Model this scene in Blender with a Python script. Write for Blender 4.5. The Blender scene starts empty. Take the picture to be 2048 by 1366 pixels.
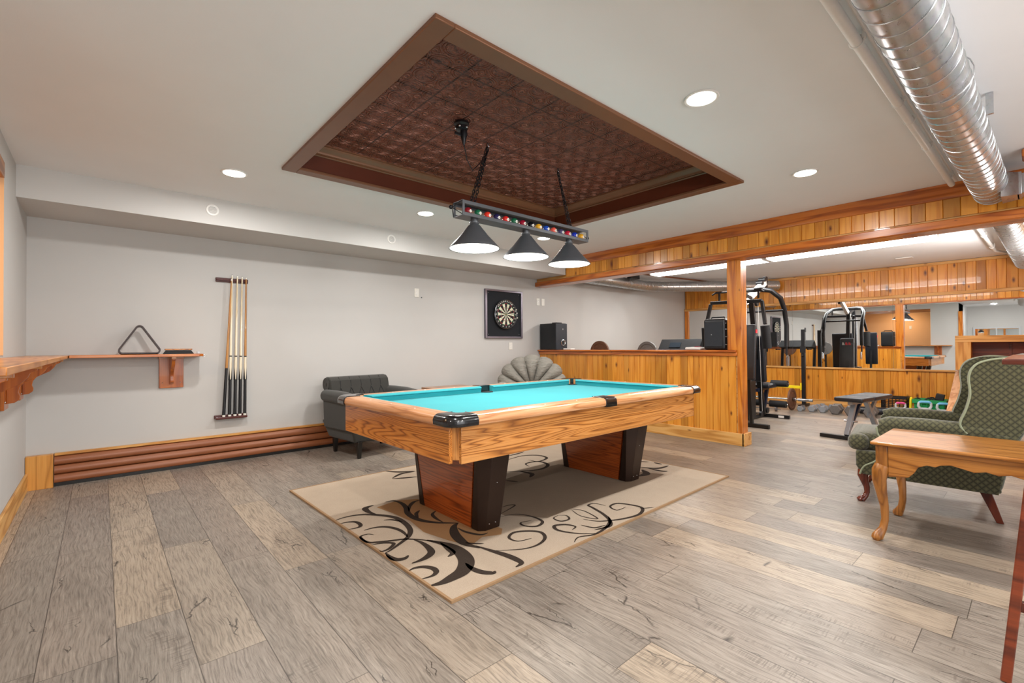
import bpy, bmesh, math, random
from mathutils import Vector, Matrix
random.seed(7)
R = math.radians
SC = bpy.context.scene
COL = SC.collection
# ---------------------------------------------------------------- camera, light, exposure
CAM_Z = 1.15
YAW, PIT, ROL, FPX = R(48.63), R(.603), R(-.371), 934.0
f0 = Vector((math.cos(YAW), math.sin(YAW), 0)); r0 = Vector((math.sin(YAW), -math.cos(YAW), 0)); u0 = Vector((0, 0, 1))
FW = f0*math.cos(PIT)+u0*math.sin(PIT); u1 = u0*math.cos(PIT)-f0*math.sin(PIT)
RT = r0*math.cos(ROL)+u1*math.sin(ROL); UP = u1*math.cos(ROL)-r0*math.sin(ROL)
cam_d = bpy.data.cameras.new('camera'); cam = bpy.data.objects.new('camera', cam_d); COL.objects.link(cam)
cam_d.sensor_width = 36; cam_d.lens = 36*FPX/2048; cam_d.clip_start = .02
cam.matrix_world = Matrix(((RT.x, UP.x, -FW.x, 0), (RT.y, UP.y, -FW.y, 0), (RT.z, UP.z, -FW.z, CAM_Z), (0, 0, 0, 1)))
SC.camera = cam
def at_z(px, py, z):
    d = FW+RT*((px-1024)/FPX)-UP*((py-683)/FPX); t = (z-CAM_Z)/d.z
    return Vector((d.x*t, d.y*t, z))
SC.view_settings.view_transform = 'Standard'; SC.view_settings.look = 'None'; SC.view_settings.gamma = 1
SC.view_settings.use_curve_mapping = False
SC.view_settings.exposure = 0.04
w = bpy.data.worlds.new('world'); SC.world = w; w.use_nodes = True
w.node_tree.nodes['Background'].inputs[0].default_value = (1, .97, .93, 1)
w.node_tree.nodes['Background'].inputs[1].default_value = .6
def area(name, loc, size, power, color=(1, .975, .94), rot=(0, 0, 0), sy=None, shape='DISK', spread=180):
    l = bpy.data.lights.new(name, 'AREA'); l.shape = shape; l.size = size
    if sy: l.shape = 'RECTANGLE'; l.size_y = sy
    l.energy = power; l.color = color; l.spread = R(spread)
    o = bpy.data.objects.new(name, l); o.location = loc; o.rotation_euler = rot; COL.objects.link(o); return o
CEIL = 2.485
DL = [(.76, 4.05), (2.43, 1.2), (4.1, 1.2), (2.43, 4.05), (4.1, 4.05), (.76, 1.2), (-1.8, 1.05), (.76, -1.3), (2.43, -1.3), (4.1, -1.3)]  # the rearmost row is unseen, added behind the viewer as fill
for i, (x, y) in enumerate(DL): area('downlight_lamp', (x, y, CEIL-.022), .15, 24)
area('tube_lamp', (7.37, 3.6, 2.37), .2, 35, (1, .98, .95), sy=1.8)
area('tube_lamp', (7.37, 1.7, 2.37), .2, 35, (1, .98, .95), sy=1.8)
# added fill lamps without fixtures, behind the camera, brighten the ceiling
for ux, uy in ((.1, -1.9), (2.2, -2.2)): area('rear_ceiling_fill', (ux, uy, 1.75), .5, 48, (1, .98, .96), rot=(R(180-28), 0, 0))
area('gym_ceiling_fill', (7.6, -.35, 1.7), .4, 60, (1, .99, .97), rot=(R(180-30), 0, 0))  # unseen fill light added to brighten the gym ceiling and duct
# broad cool fill light added behind the camera, with no window there
area('rear_soft_fill', (1.6, -2.9, 1.5), 5.0, 80, (.94, .97, 1), rot=(R(90), 0, 0), sy=2.0)

# ---------------------------------------------------------------- node helpers
def lin(h):
    h = h.lstrip('#'); c = [int(h[i:i+2], 16)/255 for i in (0, 2, 4)]
    return tuple((v/12.92 if v <= .04045 else ((v+.055)/1.055)**2.4) for v in c)+(1,)
class NT:
    def __init__(s, name):
        s.m = bpy.data.materials.new(name); s.m.use_nodes = True; s.t = s.m.node_tree
        s.b = s.t.nodes['Principled BSDF']
    def n(s, typ, **kw):
        o = s.t.nodes.new(typ)
        for k, v in kw.items():
            if k in ('operation', 'blend_type', 'data_type', 'feature', 'noise_dimensions', 'distance', 'attribute_name', 'wave_type', 'bands_direction', 'interpolation_type', 'voronoi_dimensions', 'rings_direction', 'invert'): setattr(o, k, v)
            else:
                key = int(k[1:]) if k[0] == 'i' and k[1:].isdigit() else k
                s.put(o, key, v)
        return o
    def put(s, o, key, v):
        i = o.inputs[key]
        if isinstance(v, bpy.types.NodeSocket): s.t.links.new(v, i)
        else: i.default_value = v
    def math(s, op, a, b=0., c=0.): return s.n('ShaderNodeMath', operation=op, i0=a, i1=b, i2=c).outputs[0]
    def vm(s, op, a, b=(0, 0, 0)): return s.n('ShaderNodeVectorMath', operation=op, i0=a, i1=b).outputs[0]
    def obj(s): return s.n('ShaderNodeTexCoord').outputs['Object']
    def sep(s, v): o = s.n('ShaderNodeSeparateXYZ', i0=v).outputs; return o[0], o[1], o[2]
    def comb(s, x, y, z): return s.n('ShaderNodeCombineXYZ', i0=x, i1=y, i2=z).outputs[0]
    def noise(s, v, scale=5, detail=3, rough=.5, dist=0., out=0):
        return s.n('ShaderNodeTexNoise', Vector=v, Scale=scale, Detail=detail, Roughness=rough, Distortion=dist).outputs[out]
    def ramp(s, fac, stops, interp='LINEAR'):
        o = s.n('ShaderNodeValToRGB', i0=fac); cr = o.color_ramp; cr.interpolation = interp
        while len(cr.elements) < len(stops): cr.elements.new(.5)
        for e, (p, c) in zip(cr.elements, stops): e.position = p; e.color = lin(c) if isinstance(c, str) else (c, c, c, 1)
        return o.outputs[0]
    def mix(s, f, a, b, bt='MIX'):
        o = s.t.nodes.new('ShaderNodeMix'); o.data_type = 'RGBA'; o.blend_type = bt
        s.put(o, 0, f); s.put(o, 6, a if not isinstance(a, str) else lin(a)); s.put(o, 7, b if not isinstance(b, str) else lin(b)); return o.outputs[2]
    def bump(s, h, st=.2, d=.01):
        o = s.n('ShaderNodeBump', Height=h, Strength=st, Distance=d); s.t.links.new(o.outputs[0], s.b.inputs['Normal'])
    def fin(s, col=None, rough=None, metal=None, coat=None, spec=None):
        for k, v in (('Base Color', col), ('Roughness', rough), ('Metallic', metal), ('Coat Weight', coat), ('Specular IOR Level', spec)):
            if v is not None: s.put(s.b, k, lin(v) if isinstance(v, str) else v)
        return s.m
def plain(name, col, rough=.5, metal=0., var=.06, nscale=30, bump=.05, coat=0.):
    t = NT(name); o = t.obj(); n = t.noise(o, nscale, 4)
    c = lin(col); a = tuple(x*(1-var) for x in c[:3])+(1,); b = tuple(min(1, x*(1+var)) for x in c[:3])+(1,)
    colr = t.mix(n, a, b)
    if bump: t.bump(n, bump, .005)
    return t.fin(colr, rough, metal, coat)
def emit(name, col, st):
    t = NT(name); t.put(t.b, 'Base Color', lin(col)); t.put(t.b, 'Emission Color', lin(col)); t.put(t.b, 'Emission Strength', st); return t.m
def wood(name, light, mid, dark, axis='x', across=9., along=1.1, rings=9., rough=.35, coat=.2, fib=160, lo=.25, attr=None, knots=0.):
    """growth-ring contour grain running along one axis"""
    t = NT(name); o = t.obj(); x, y, z = t.sep(o)
    A = {'x': (along, across, across), 'y': (across, along, across), 'z': (across, across, along)}[axis]
    F = {'x': (3, fib, fib), 'y': (fib, 3, fib), 'z': (fib, fib, 3)}[axis]
    base = o; rnd = None
    if attr:
        rnd = t.n('ShaderNodeAttribute', attribute_name='rnd').outputs['Fac']
        off = t.math('MULTIPLY', rnd, 37.)
        base = t.vm('ADD', o, t.comb(off, t.math('MULTIPLY', rnd, 11.), t.math('MULTIPLY', rnd, 23.)))
    n = t.noise(t.vm('MULTIPLY', base, A), 1., 2, .45)
    n2 = t.noise(t.vm('MULTIPLY', base, tuple(q*3 for q in A)), 1., 2)
    v = t.math('ADD', t.math('MULTIPLY', n, rings), t.math('MULTIPLY', n2, .5))
    fr = t.math('FRACT', v)
    col = t.ramp(fr, [(0, dark), (.2, mid), (.36, light), (.7, light), (.82, mid), (1, dark)])
    fb = t.noise(t.vm('MULTIPLY', base, F), 1., 3, .6)
    col = t.mix(t.ramp(fb, [(.35, lo), (.6, 0.)]), col, dark)
    big = t.noise(base, 2.2, 2)
    col = t.mix(t.math('MULTIPLY', big, .5), col, mid)
    if attr:
        tint = t.ramp(rnd, [(0, .62), (.3, .82), (.65, .98), (1, 1.)])
        col = t.mix(1., col, tint, 'MULTIPLY')
    if knots:
        bx, by, bz = t.sep(base); xy = t.math('ADD', bx, by); kv = {'z': t.comb(t.math('MULTIPLY', xy, 7.), t.math('MULTIPLY', bz, 3.), 0.), 'x': t.comb(t.math('MULTIPLY', bx, 2.5), t.math('MULTIPLY', t.math('ADD', by, bz), 8.), 0.), 'y': t.comb(t.math('MULTIPLY', by, 2.5), t.math('MULTIPLY', t.math('ADD', bx, bz), 8.), 0.)}[axis]
        vo = t.n('ShaderNodeTexVoronoi', voronoi_dimensions='2D', Vector=kv, Scale=1.); cr_, cg_, cb_ = t.sep(vo.outputs['Color']); d = t.math('MULTIPLY', vo.outputs['Distance'], t.math('ADD', t.math('MULTIPLY', cg_, 1.4), .7)); d = t.math('ADD', d, t.math('MULTIPLY', t.math('GREATER_THAN', cr_, .38), 9.))
        wob = t.math('ADD', d, t.math('MULTIPLY', t.noise(base, 60, 2), .05))
        km = t.ramp(wob, [(knots*.5, 1.), (knots, .7), (knots*2., 0.)])
        col = t.mix(km, col, '#5a2408')
    t.bump(fb, .08, .003)
    return t.fin(col, rough, 0., coat)
# ---------------------------------------------------------------- materials
def mk_wall(name, col):
    t = NT(name); o = t.obj(); n = t.noise(o, 260, 2); n2 = t.noise(o, 2.5, 3)
    t.bump(n, .12, .002); c = lin(col)
    return t.fin(t.mix(n2, tuple(v*.97 for v in c[:3])+(1,), tuple(v*1.03 for v in c[:3])+(1,)), .75, spec=.3)
WALL = mk_wall('grey wall paint', '#bdbbb8'); CEILM = mk_wall('ceiling paint', '#ecedee'); WARM = mk_wall('beige wall paint', '#e0b489')
def mk_floor():
    t = NT('grey oak laminate planks'); o = t.obj(); x, y, z = t.sep(o)
    W, L = .2222, 1.32
    u = t.math('DIVIDE', t.math('ADD', x, .173), W); row = t.math('FLOOR', u); fx = t.math('FRACT', u)
    h = t.n('ShaderNodeTexWhiteNoise', noise_dimensions='1D', W=row).outputs[0]
    v = t.math('ADD', t.math('DIVIDE', y, L), t.math('MULTIPLY', h, 7.3)); cl = t.math('FLOOR', v); fy = t.math('FRACT', v)
    rid = t.n('ShaderNodeTexWhiteNoise', noise_dimensions='3D', Vector=t.comb(row, cl, 3.1)); idv = rid.outputs[0]
    off = t.vm('SCALE', rid.outputs[1], (0, 0, 0)); off.node.inputs[3].default_value = 60.
    b = t.vm('ADD', o, off)
    wv = t.math('MULTIPLY', t.noise(b, 3.5, 2), .05)
    bw = t.vm('ADD', b, t.comb(wv, 0., 0.))
    g = t.noise(t.vm('MULTIPLY', bw, (150, 7, 1)), 1., 5, .7)
    g2 = t.noise(t.vm('MULTIPLY', b, (4.5, 1.5, 1)), 1., 4, .6, .6)
    cr = t.math('FRACT', t.math('MULTIPLY', t.noise(t.vm('MULTIPLY', b, (9, .9, 1)), 1., 2), 12.))
    saw = t.noise(t.vm('MULTIPLY', b, (10, 150, 1)), 1., 2); sawm = t.noise(t.vm('MULTIPLY', b, (9, 2.5, 1)), 1., 2)
    idc = t.ramp(idv, [(0, '#7f766d'), (.3, '#91877c'), (.55, '#8b8076'), (.8, '#9f9283'), (1, '#ab9a86')])
    col = t.mix(1., idc, t.ramp(g2, [(.3, .74), (.48, .96), (.62, 1.), (.8, .86)]), 'MULTIPLY')
    col = t.mix(t.ramp(g, [(.36, .62), (.52, 0.)]), col, '#4e463e')
    col = t.mix(t.ramp(g, [(.56, 0.), (.72, .35)]), col, '#c2b8aa')
    col = t.mix(t.ramp(cr, [(0, .3), (.05, 0.), (.94, 0.), (1, .3)]), col, '#5a5047')
    col = t.mix(t.math('MULTIPLY', t.ramp(saw, [(.4, .55), (.5, 0.)]), t.ramp(sawm, [(.58, 0.), (.68, 1.)])), col, '#554b43')
    crk = t.n('ShaderNodeTexVoronoi', feature='DISTANCE_TO_EDGE', Vector=t.vm('ADD', t.vm('MULTIPLY', b, (8, 1.5, 1)), t.comb(t.math('MULTIPLY', t.noise(b, 18, 3), .5), 0., 0.)), Scale=1.).outputs[0]
    ckm = t.math('MULTIPLY', t.ramp(crk, [(0, 1.), (.016, 0.)]), t.ramp(t.noise(b, 4.2, 2), [(.56, 0.), (.61, .95)]))
    col = t.mix(ckm, col, '#2a2420')
    sm = t.math('MAXIMUM', t.math('GREATER_THAN', t.math('ABSOLUTE', t.math('SUBTRACT', fx, .5)), .492), t.math('GREATER_THAN', t.math('ABSOLUTE', t.math('SUBTRACT', fy, .5)), .4988))
    col = t.mix(t.math('MULTIPLY', sm, .75), col, '#332b25')
    hgt = t.math('SUBTRACT', g, t.math('ADD', t.math('MULTIPLY', sm, 1.2), ckm)); t.bump(hgt, .25, .002)
    return t.fin(col, t.ramp(g, [(.3, .42), (.7, .3)]), spec=.45)
FLOOR = mk_floor()
PINE = wood('knotty pine boards', '#e39c3c', '#dc9030', '#c87a24', 'z', 8, .6, 6, .3, .35, 120, .22, attr=1, knots=.11)
PINEZ = wood('pine trim vertical', '#d9892f', '#c4711e', '#9a4a10', 'z', 9, .8, 5, .3, .4, 130, .2, knots=.05)
PINEY = wood('pine trim lengthwise', '#c9742b', '#b5601c', '#8a3f0e', 'y', 9, .8, 5, .3, .45, 130, .2, knots=.04)
PINEYL = wood('pale pine lengthwise', '#dcab68', '#cf9850', '#a86c2a', 'y', 8, .7, 5, .45, .1, 120, .2, knots=.07)
PINEXL = wood('pale pine crosswise', '#d8a35c', '#c98e44', '#a4682a', 'x', 8, .7, 5, .45, .1, 120, .2)
PINEL = wood('pale pine upright', '#d8a35c', '#c98e44', '#a4682a', 'z', 8, .7, 5, .45, .1, 120, .2)
LEDGE = wood('orange stained ledge', '#c9782c', '#b8641c', '#8e460f', 'x', 10, 1.2, 5, .3, .4)
LEDGEY = wood('orange stained ledge y', '#c98a48', '#b87430', '#8e5014', 'y', 10, 1.2, 5, .35, .3)
LEDGEZ = wood('orange stained bracket', '#c26c1e', '#b05a14', '#863f0a', 'z', 10, 1.2, 4, .35, .3)
OAKX = wood('pool table oak x', '#cf9150', '#bd7a38', '#5e2e10', 'x', 8, .45, 30, .3, .3, 170, .3)
OAKY = wood('pool table oak y', '#d98f40', '#c67728', '#6a340c', 'y', 8, .45, 30, .3, .3, 170, .3)
OAKZ = wood('pool table oak z', '#cf9150', '#bd7a38', '#6f3a14', 'z', 20, 1.5, 9, .35, .2, 170, .45)
PED = wood('pool pedestal oak', '#b2561d', '#9c4412', '#5c2408', 'y', 8, .45, 22, .28, .4, 170, .3)
RAILX = wood('pool rail oak x', '#dba87c', '#cf9565', '#a0602f', 'x', 14, 1.2, 5, .28, .4, 200, .35)
RAILY = wood('pool rail oak y', '#dba070', '#cf8f58', '#a0602f', 'y', 14, 1.2, 5, .28, .4, 200, .35)
OAKT = wood('honey oak table', '#b97a36', '#a86822', '#6f3c0c', 'y', 9, .9, 9, .28, .4, 180, .4)
OAKTZ = wood('honey oak leg', '#ad7030', '#9c6020', '#6e3e0c', 'z', 12, 1.5, 8, .3, .4, 160, .35)
MAHO = wood('mahogany stain', '#6e2a12', '#5a1f0d', '#360f05', 'z', 10, 1.2, 5, .25, .5)
MAHOR = wood('cherry red stain', '#8a3c1c', '#763014', '#4c1a0a', 'y', 10, 1.2, 5, .3, .4)
DKWOOD = plain('black lacquered wood', '#15120f', .3); REDWOOD = plain('dark mahogany rack', '#4a1510', .3, coat=.3)
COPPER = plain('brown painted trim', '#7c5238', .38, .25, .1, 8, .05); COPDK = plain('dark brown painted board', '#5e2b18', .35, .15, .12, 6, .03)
HEATM = plain('brown painted heater metal', '#8c5230', .34, .1, .08, 5, .02)
BLK = plain('black metal', '#1b1c1f', .38, .3); BLKP = plain('black plastic', '#141519', .4); RUB = plain('black foam', '#17181b', .8, bump=.3)
VINYL = plain('black vinyl', '#1c1f26', .38, 0, .1, 60, .15); SHADE = plain('dark grey lamp metal', '#5a5d61', .4, .35, .08, 20, .03)
CHROME = plain('chrome', '#c9ccd0', .18, 1., .02, 10, 0); IRON = plain('cast iron', '#6d6a68', .5, .55, .25, 40, .3); IRONB = plain('rusty iron', '#6b4a38', .6, .4, .3, 30, .3)
WHITE = plain('white plastic', '#e9e7e2', .4, 0, .02); WHITEP = plain('white painted metal', '#e4e2de', .4); ALMOND = plain('almond plate', '#dcdad2', .4)
POCKET = plain('black pocket casting', '#121113', .2, .2, .1, 60, .1, coat=.6); PLATEBR = plain('brown metal leg plate', '#33241d', .35, .5)
NAVY = plain('navy painted steel', '#222c44', .35, .35); SILV = plain('silver painted steel', '#9aa1a9', .35, .5)
YEL = plain('yellow painted steel', '#e8cf18', .4); GREENP = plain('green plastic', '#12884a', .45); GREYP = plain('grey plastic', '#b9bcbf', .45)
PINK = plain('pink plastic', '#d4458a', .45); BLUEP = plain('sky blue plastic', '#6db7e0', .45)
MIRROR = NT('mirror glass'); MIRROR.put(MIRROR.b, 'Base Color', (.88, .9, .9, 1)); MIRROR.put(MIRROR.b, 'Metallic', 1.); MIRROR.put(MIRROR.b, 'Roughness', .012); MIRROR = MIRROR.m
def mk_galv():
    t = NT('galvanised duct steel'); o = t.obj(); x, y, z = t.sep(o)
    n = t.noise(t.vm('MULTIPLY', o, (30, 60, 60)), 1., 4, .6); v = t.n('ShaderNodeTexVoronoi', Vector=o, Scale=38.).outputs['Color']
    c = t.mix(n, '#b4b6b8', '#d0d1d2'); c = t.mix(.06, c, v, 'SOFT_LIGHT'); t.bump(n, .03, .002)
    return t.fin(c, t.ramp(n, [(.3, .26), (.7, .36)]), .92)
GALV = mk_galv()
def mk_tin():
    t = NT('embossed copper ceiling tile'); o = t.obj(); x, y, z = t.sep(o)
    S = .152; u = t.math('FRACT', t.math('DIVIDE', x, S)); v = t.math('FRACT', t.math('DIVIDE', y, S))
    def dist(cx, cy, su=u, sv=v):
        a = t.math('SUBTRACT', su, cx); b = t.math('SUBTRACT', sv, cy); return t.math('SQRT', t.math('ADD', t.math('MULTIPLY', a, a), t.math('MULTIPLY', b, b)))
    def ring(d, r, wd): return t.math('SUBTRACT', 1., t.math('MINIMUM', t.math('DIVIDE', t.math('ABSOLUTE', t.math('SUBTRACT', d, r)), wd), 1.))
    hs = None
    for cx, cy in ((0., 0.), (1., 0.), (0., 1.), (1., 1.)):
        d = dist(cx, cy); q = t.math('MAXIMUM', ring(d, .44, .035), ring(d, .34, .03)); hs = q if hs is None else t.math('MAXIMUM', hs, q)
    dc = dist(.5, .5); au = t.math('ABSOLUTE', t.math('SUBTRACT', u, .5)); av = t.math('ABSOLUTE', t.math('SUBTRACT', v, .5))
    hs = t.math('MAXIMUM', hs, ring(dc, .1, .05)); hs = t.math('MAXIMUM', hs, ring(t.math('ADD', au, av), .22, .04))
    lf = t.noise(t.vm('MULTIPLY', o, (60, 60, 0)), 1., 2, .5, 1.5); hs = t.math('ADD', hs, t.math('MULTIPLY', lf, .8))
    ed = t.math('MAXIMUM', t.math('GREATER_THAN', t.math('ABSOLUTE', t.math('SUBTRACT', t.math('FRACT', t.math('DIVIDE', x, S*2)), .5)), .482), t.math('GREATER_THAN', t.math('ABSOLUTE', t.math('SUBTRACT', t.math('FRACT', t.math('DIVIDE', y, S*2)), .5)), .482))
    st = t.noise(t.vm('MULTIPLY', o, (26, 60, 1)), 1., 4, .7, .6)
    c = t.ramp(st, [(.32, '#241c20'), (.43, '#57342f'), (.54, '#96543f'), (.64, '#623d36'), (.8, '#30242a')])
    c = t.mix(t.ramp(hs, [(.35, 0.), (.75, .7), (1, .85)]), c, '#bd8470'); c = t.mix(ed, c, '#54352c')  # lamp highlights on the raised pattern, painted into the colour
    t.bump(t.math('ADD', hs, t.math('MULTIPLY', ed, 1.0)), 1., .013)
    return t.fin(c, .32, .45)
TIN = mk_tin()
def mk_felt():
    t = NT('teal felt'); o = t.obj(); n = t.noise(o, 420, 3); n2 = t.noise(o, 3, 3)
    c = t.mix(n2, '#1e8a94', '#2899a3'); c = t.mix(t.math('MULTIPLY', n, .2), c, '#5cc4c4'); t.bump(n, .2, .001)
    t.put(t.b, 'Sheen Weight', .1); return t.fin(c, .9, spec=.15)
FELT = mk_felt()
def mk_rug(name, a, b):
    t = NT(name); o = t.obj(); n = t.noise(o, 190, 4, .7); n2 = t.noise(o, 8, 4)
    c = t.mix(n, a, b); c = t.mix(t.math('MULTIPLY', n2, .35), c, b); t.bump(n, .8, .004); return t.fin(c, .95, spec=.1)
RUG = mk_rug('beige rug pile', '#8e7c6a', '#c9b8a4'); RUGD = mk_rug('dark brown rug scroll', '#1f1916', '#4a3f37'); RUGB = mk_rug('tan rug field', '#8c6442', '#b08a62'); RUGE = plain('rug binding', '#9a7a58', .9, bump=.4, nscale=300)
def mk_scale():
    t = NT('green scallop upholstery'); tc = t.n('ShaderNodeTexCoord'); o = tc.outputs['Object']; x, y, z = t.sep(o); nx, ny, nz = t.sep(tc.outputs['Normal'])
    top = t.math('GREATER_THAN', t.math('ABSOLUTE', nz), .72)
    fx = t.math('GREATER_THAN', t.math('ABSOLUTE', nx), t.math('ABSOLUTE', ny))
    uu = t.math('ADD', t.math('MULTIPLY', x, t.math('SUBTRACT', 1., fx)), t.math('MULTIPLY', y, fx))
    uu = t.math('ADD', t.math('MULTIPLY', uu, t.math('SUBTRACT', 1., top)), t.math('MULTIPLY', x, top))
    vv = t.math('ADD', t.math('MULTIPLY', z, t.math('SUBTRACT', 1., top)), t.math('MULTIPLY', y, top))
    S = .019; u = t.math('DIVIDE', uu, S); v = t.math('DIVIDE', vv, S*1.05)
    p = t.math('ABSOLUTE', t.math('SUBTRACT', t.math('FRACT', t.math('ADD', t.math('MULTIPLY', u, .5), t.math('MULTIPLY', v, .5))), .5))
    q = t.math('ABSOLUTE', t.math('SUBTRACT', t.math('FRACT', t.math('SUBTRACT', t.math('MULTIPLY', u, .5), t.math('MULTIPLY', v, .5))), .5))
    d = t.math('MAXIMUM', p, q)
    n = t.noise(o, 600, 2)
    c = t.ramp(d, [(0, '#5d5b40'), (.22, '#4b4a33'), (.38, '#3d3c2a'), (.44, '#1a1b12'), (.5, '#1f2017')])
    c = t.mix(t.math('MULTIPLY', n, .22), c, '#8d8866'); t.bump(t.math('SUBTRACT', n, t.math('MULTIPLY', d, 2.)), .35, .003); t.put(t.b, 'Sheen Weight', .4)
    return t.fin(c, .85, spec=.2)
SCAL = mk_scale(); PIPING = plain('sage piping', '#8d9378', .8, nscale=300, bump=.3)
def mk_fabric(name, a, b, s=350):
    t = NT(name); o = t.obj(); n = t.noise(o, s, 3, .6); n2 = t.noise(o, 9, 3); c = t.mix(n, a, b); c = t.mix(t.math('MULTIPLY', n2, .3), c, a); t.bump(n, .4, .002); t.put(t.b, 'Sheen Weight', .2); return t.fin(c, .9, spec=.2)
CHAR = mk_fabric('charcoal linen', '#2c2b29', '#454440'); TAUPE = mk_fabric('taupe microfibre', '#6f6a62', '#9a948a', 200)
def mk_wrinkle():
    t = NT('wrinkled taupe microfibre'); o = t.obj(); n = t.noise(t.vm('MULTIPLY', o, (6, 6, 30)), 1., 4, .6, 1.2); n2 = t.noise(o, 300, 2)
    c = t.mix(n2, '#77736b', '#99958c'); t.bump(n, .9, .03); return t.fin(c, .85, spec=.2)
WRINK = mk_wrinkle()
LIT = emit('lit diffuser', '#fffaf0', 9.); LITSH = emit('lit shade lining', '#fffaf2', 3.2); LITTUBE = emit('lit tube cover', '#fffdf8', 13.)
def swatch(name, col, rough=.4): return plain(name, col, rough, 0, .04, 40, 0)
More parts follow.
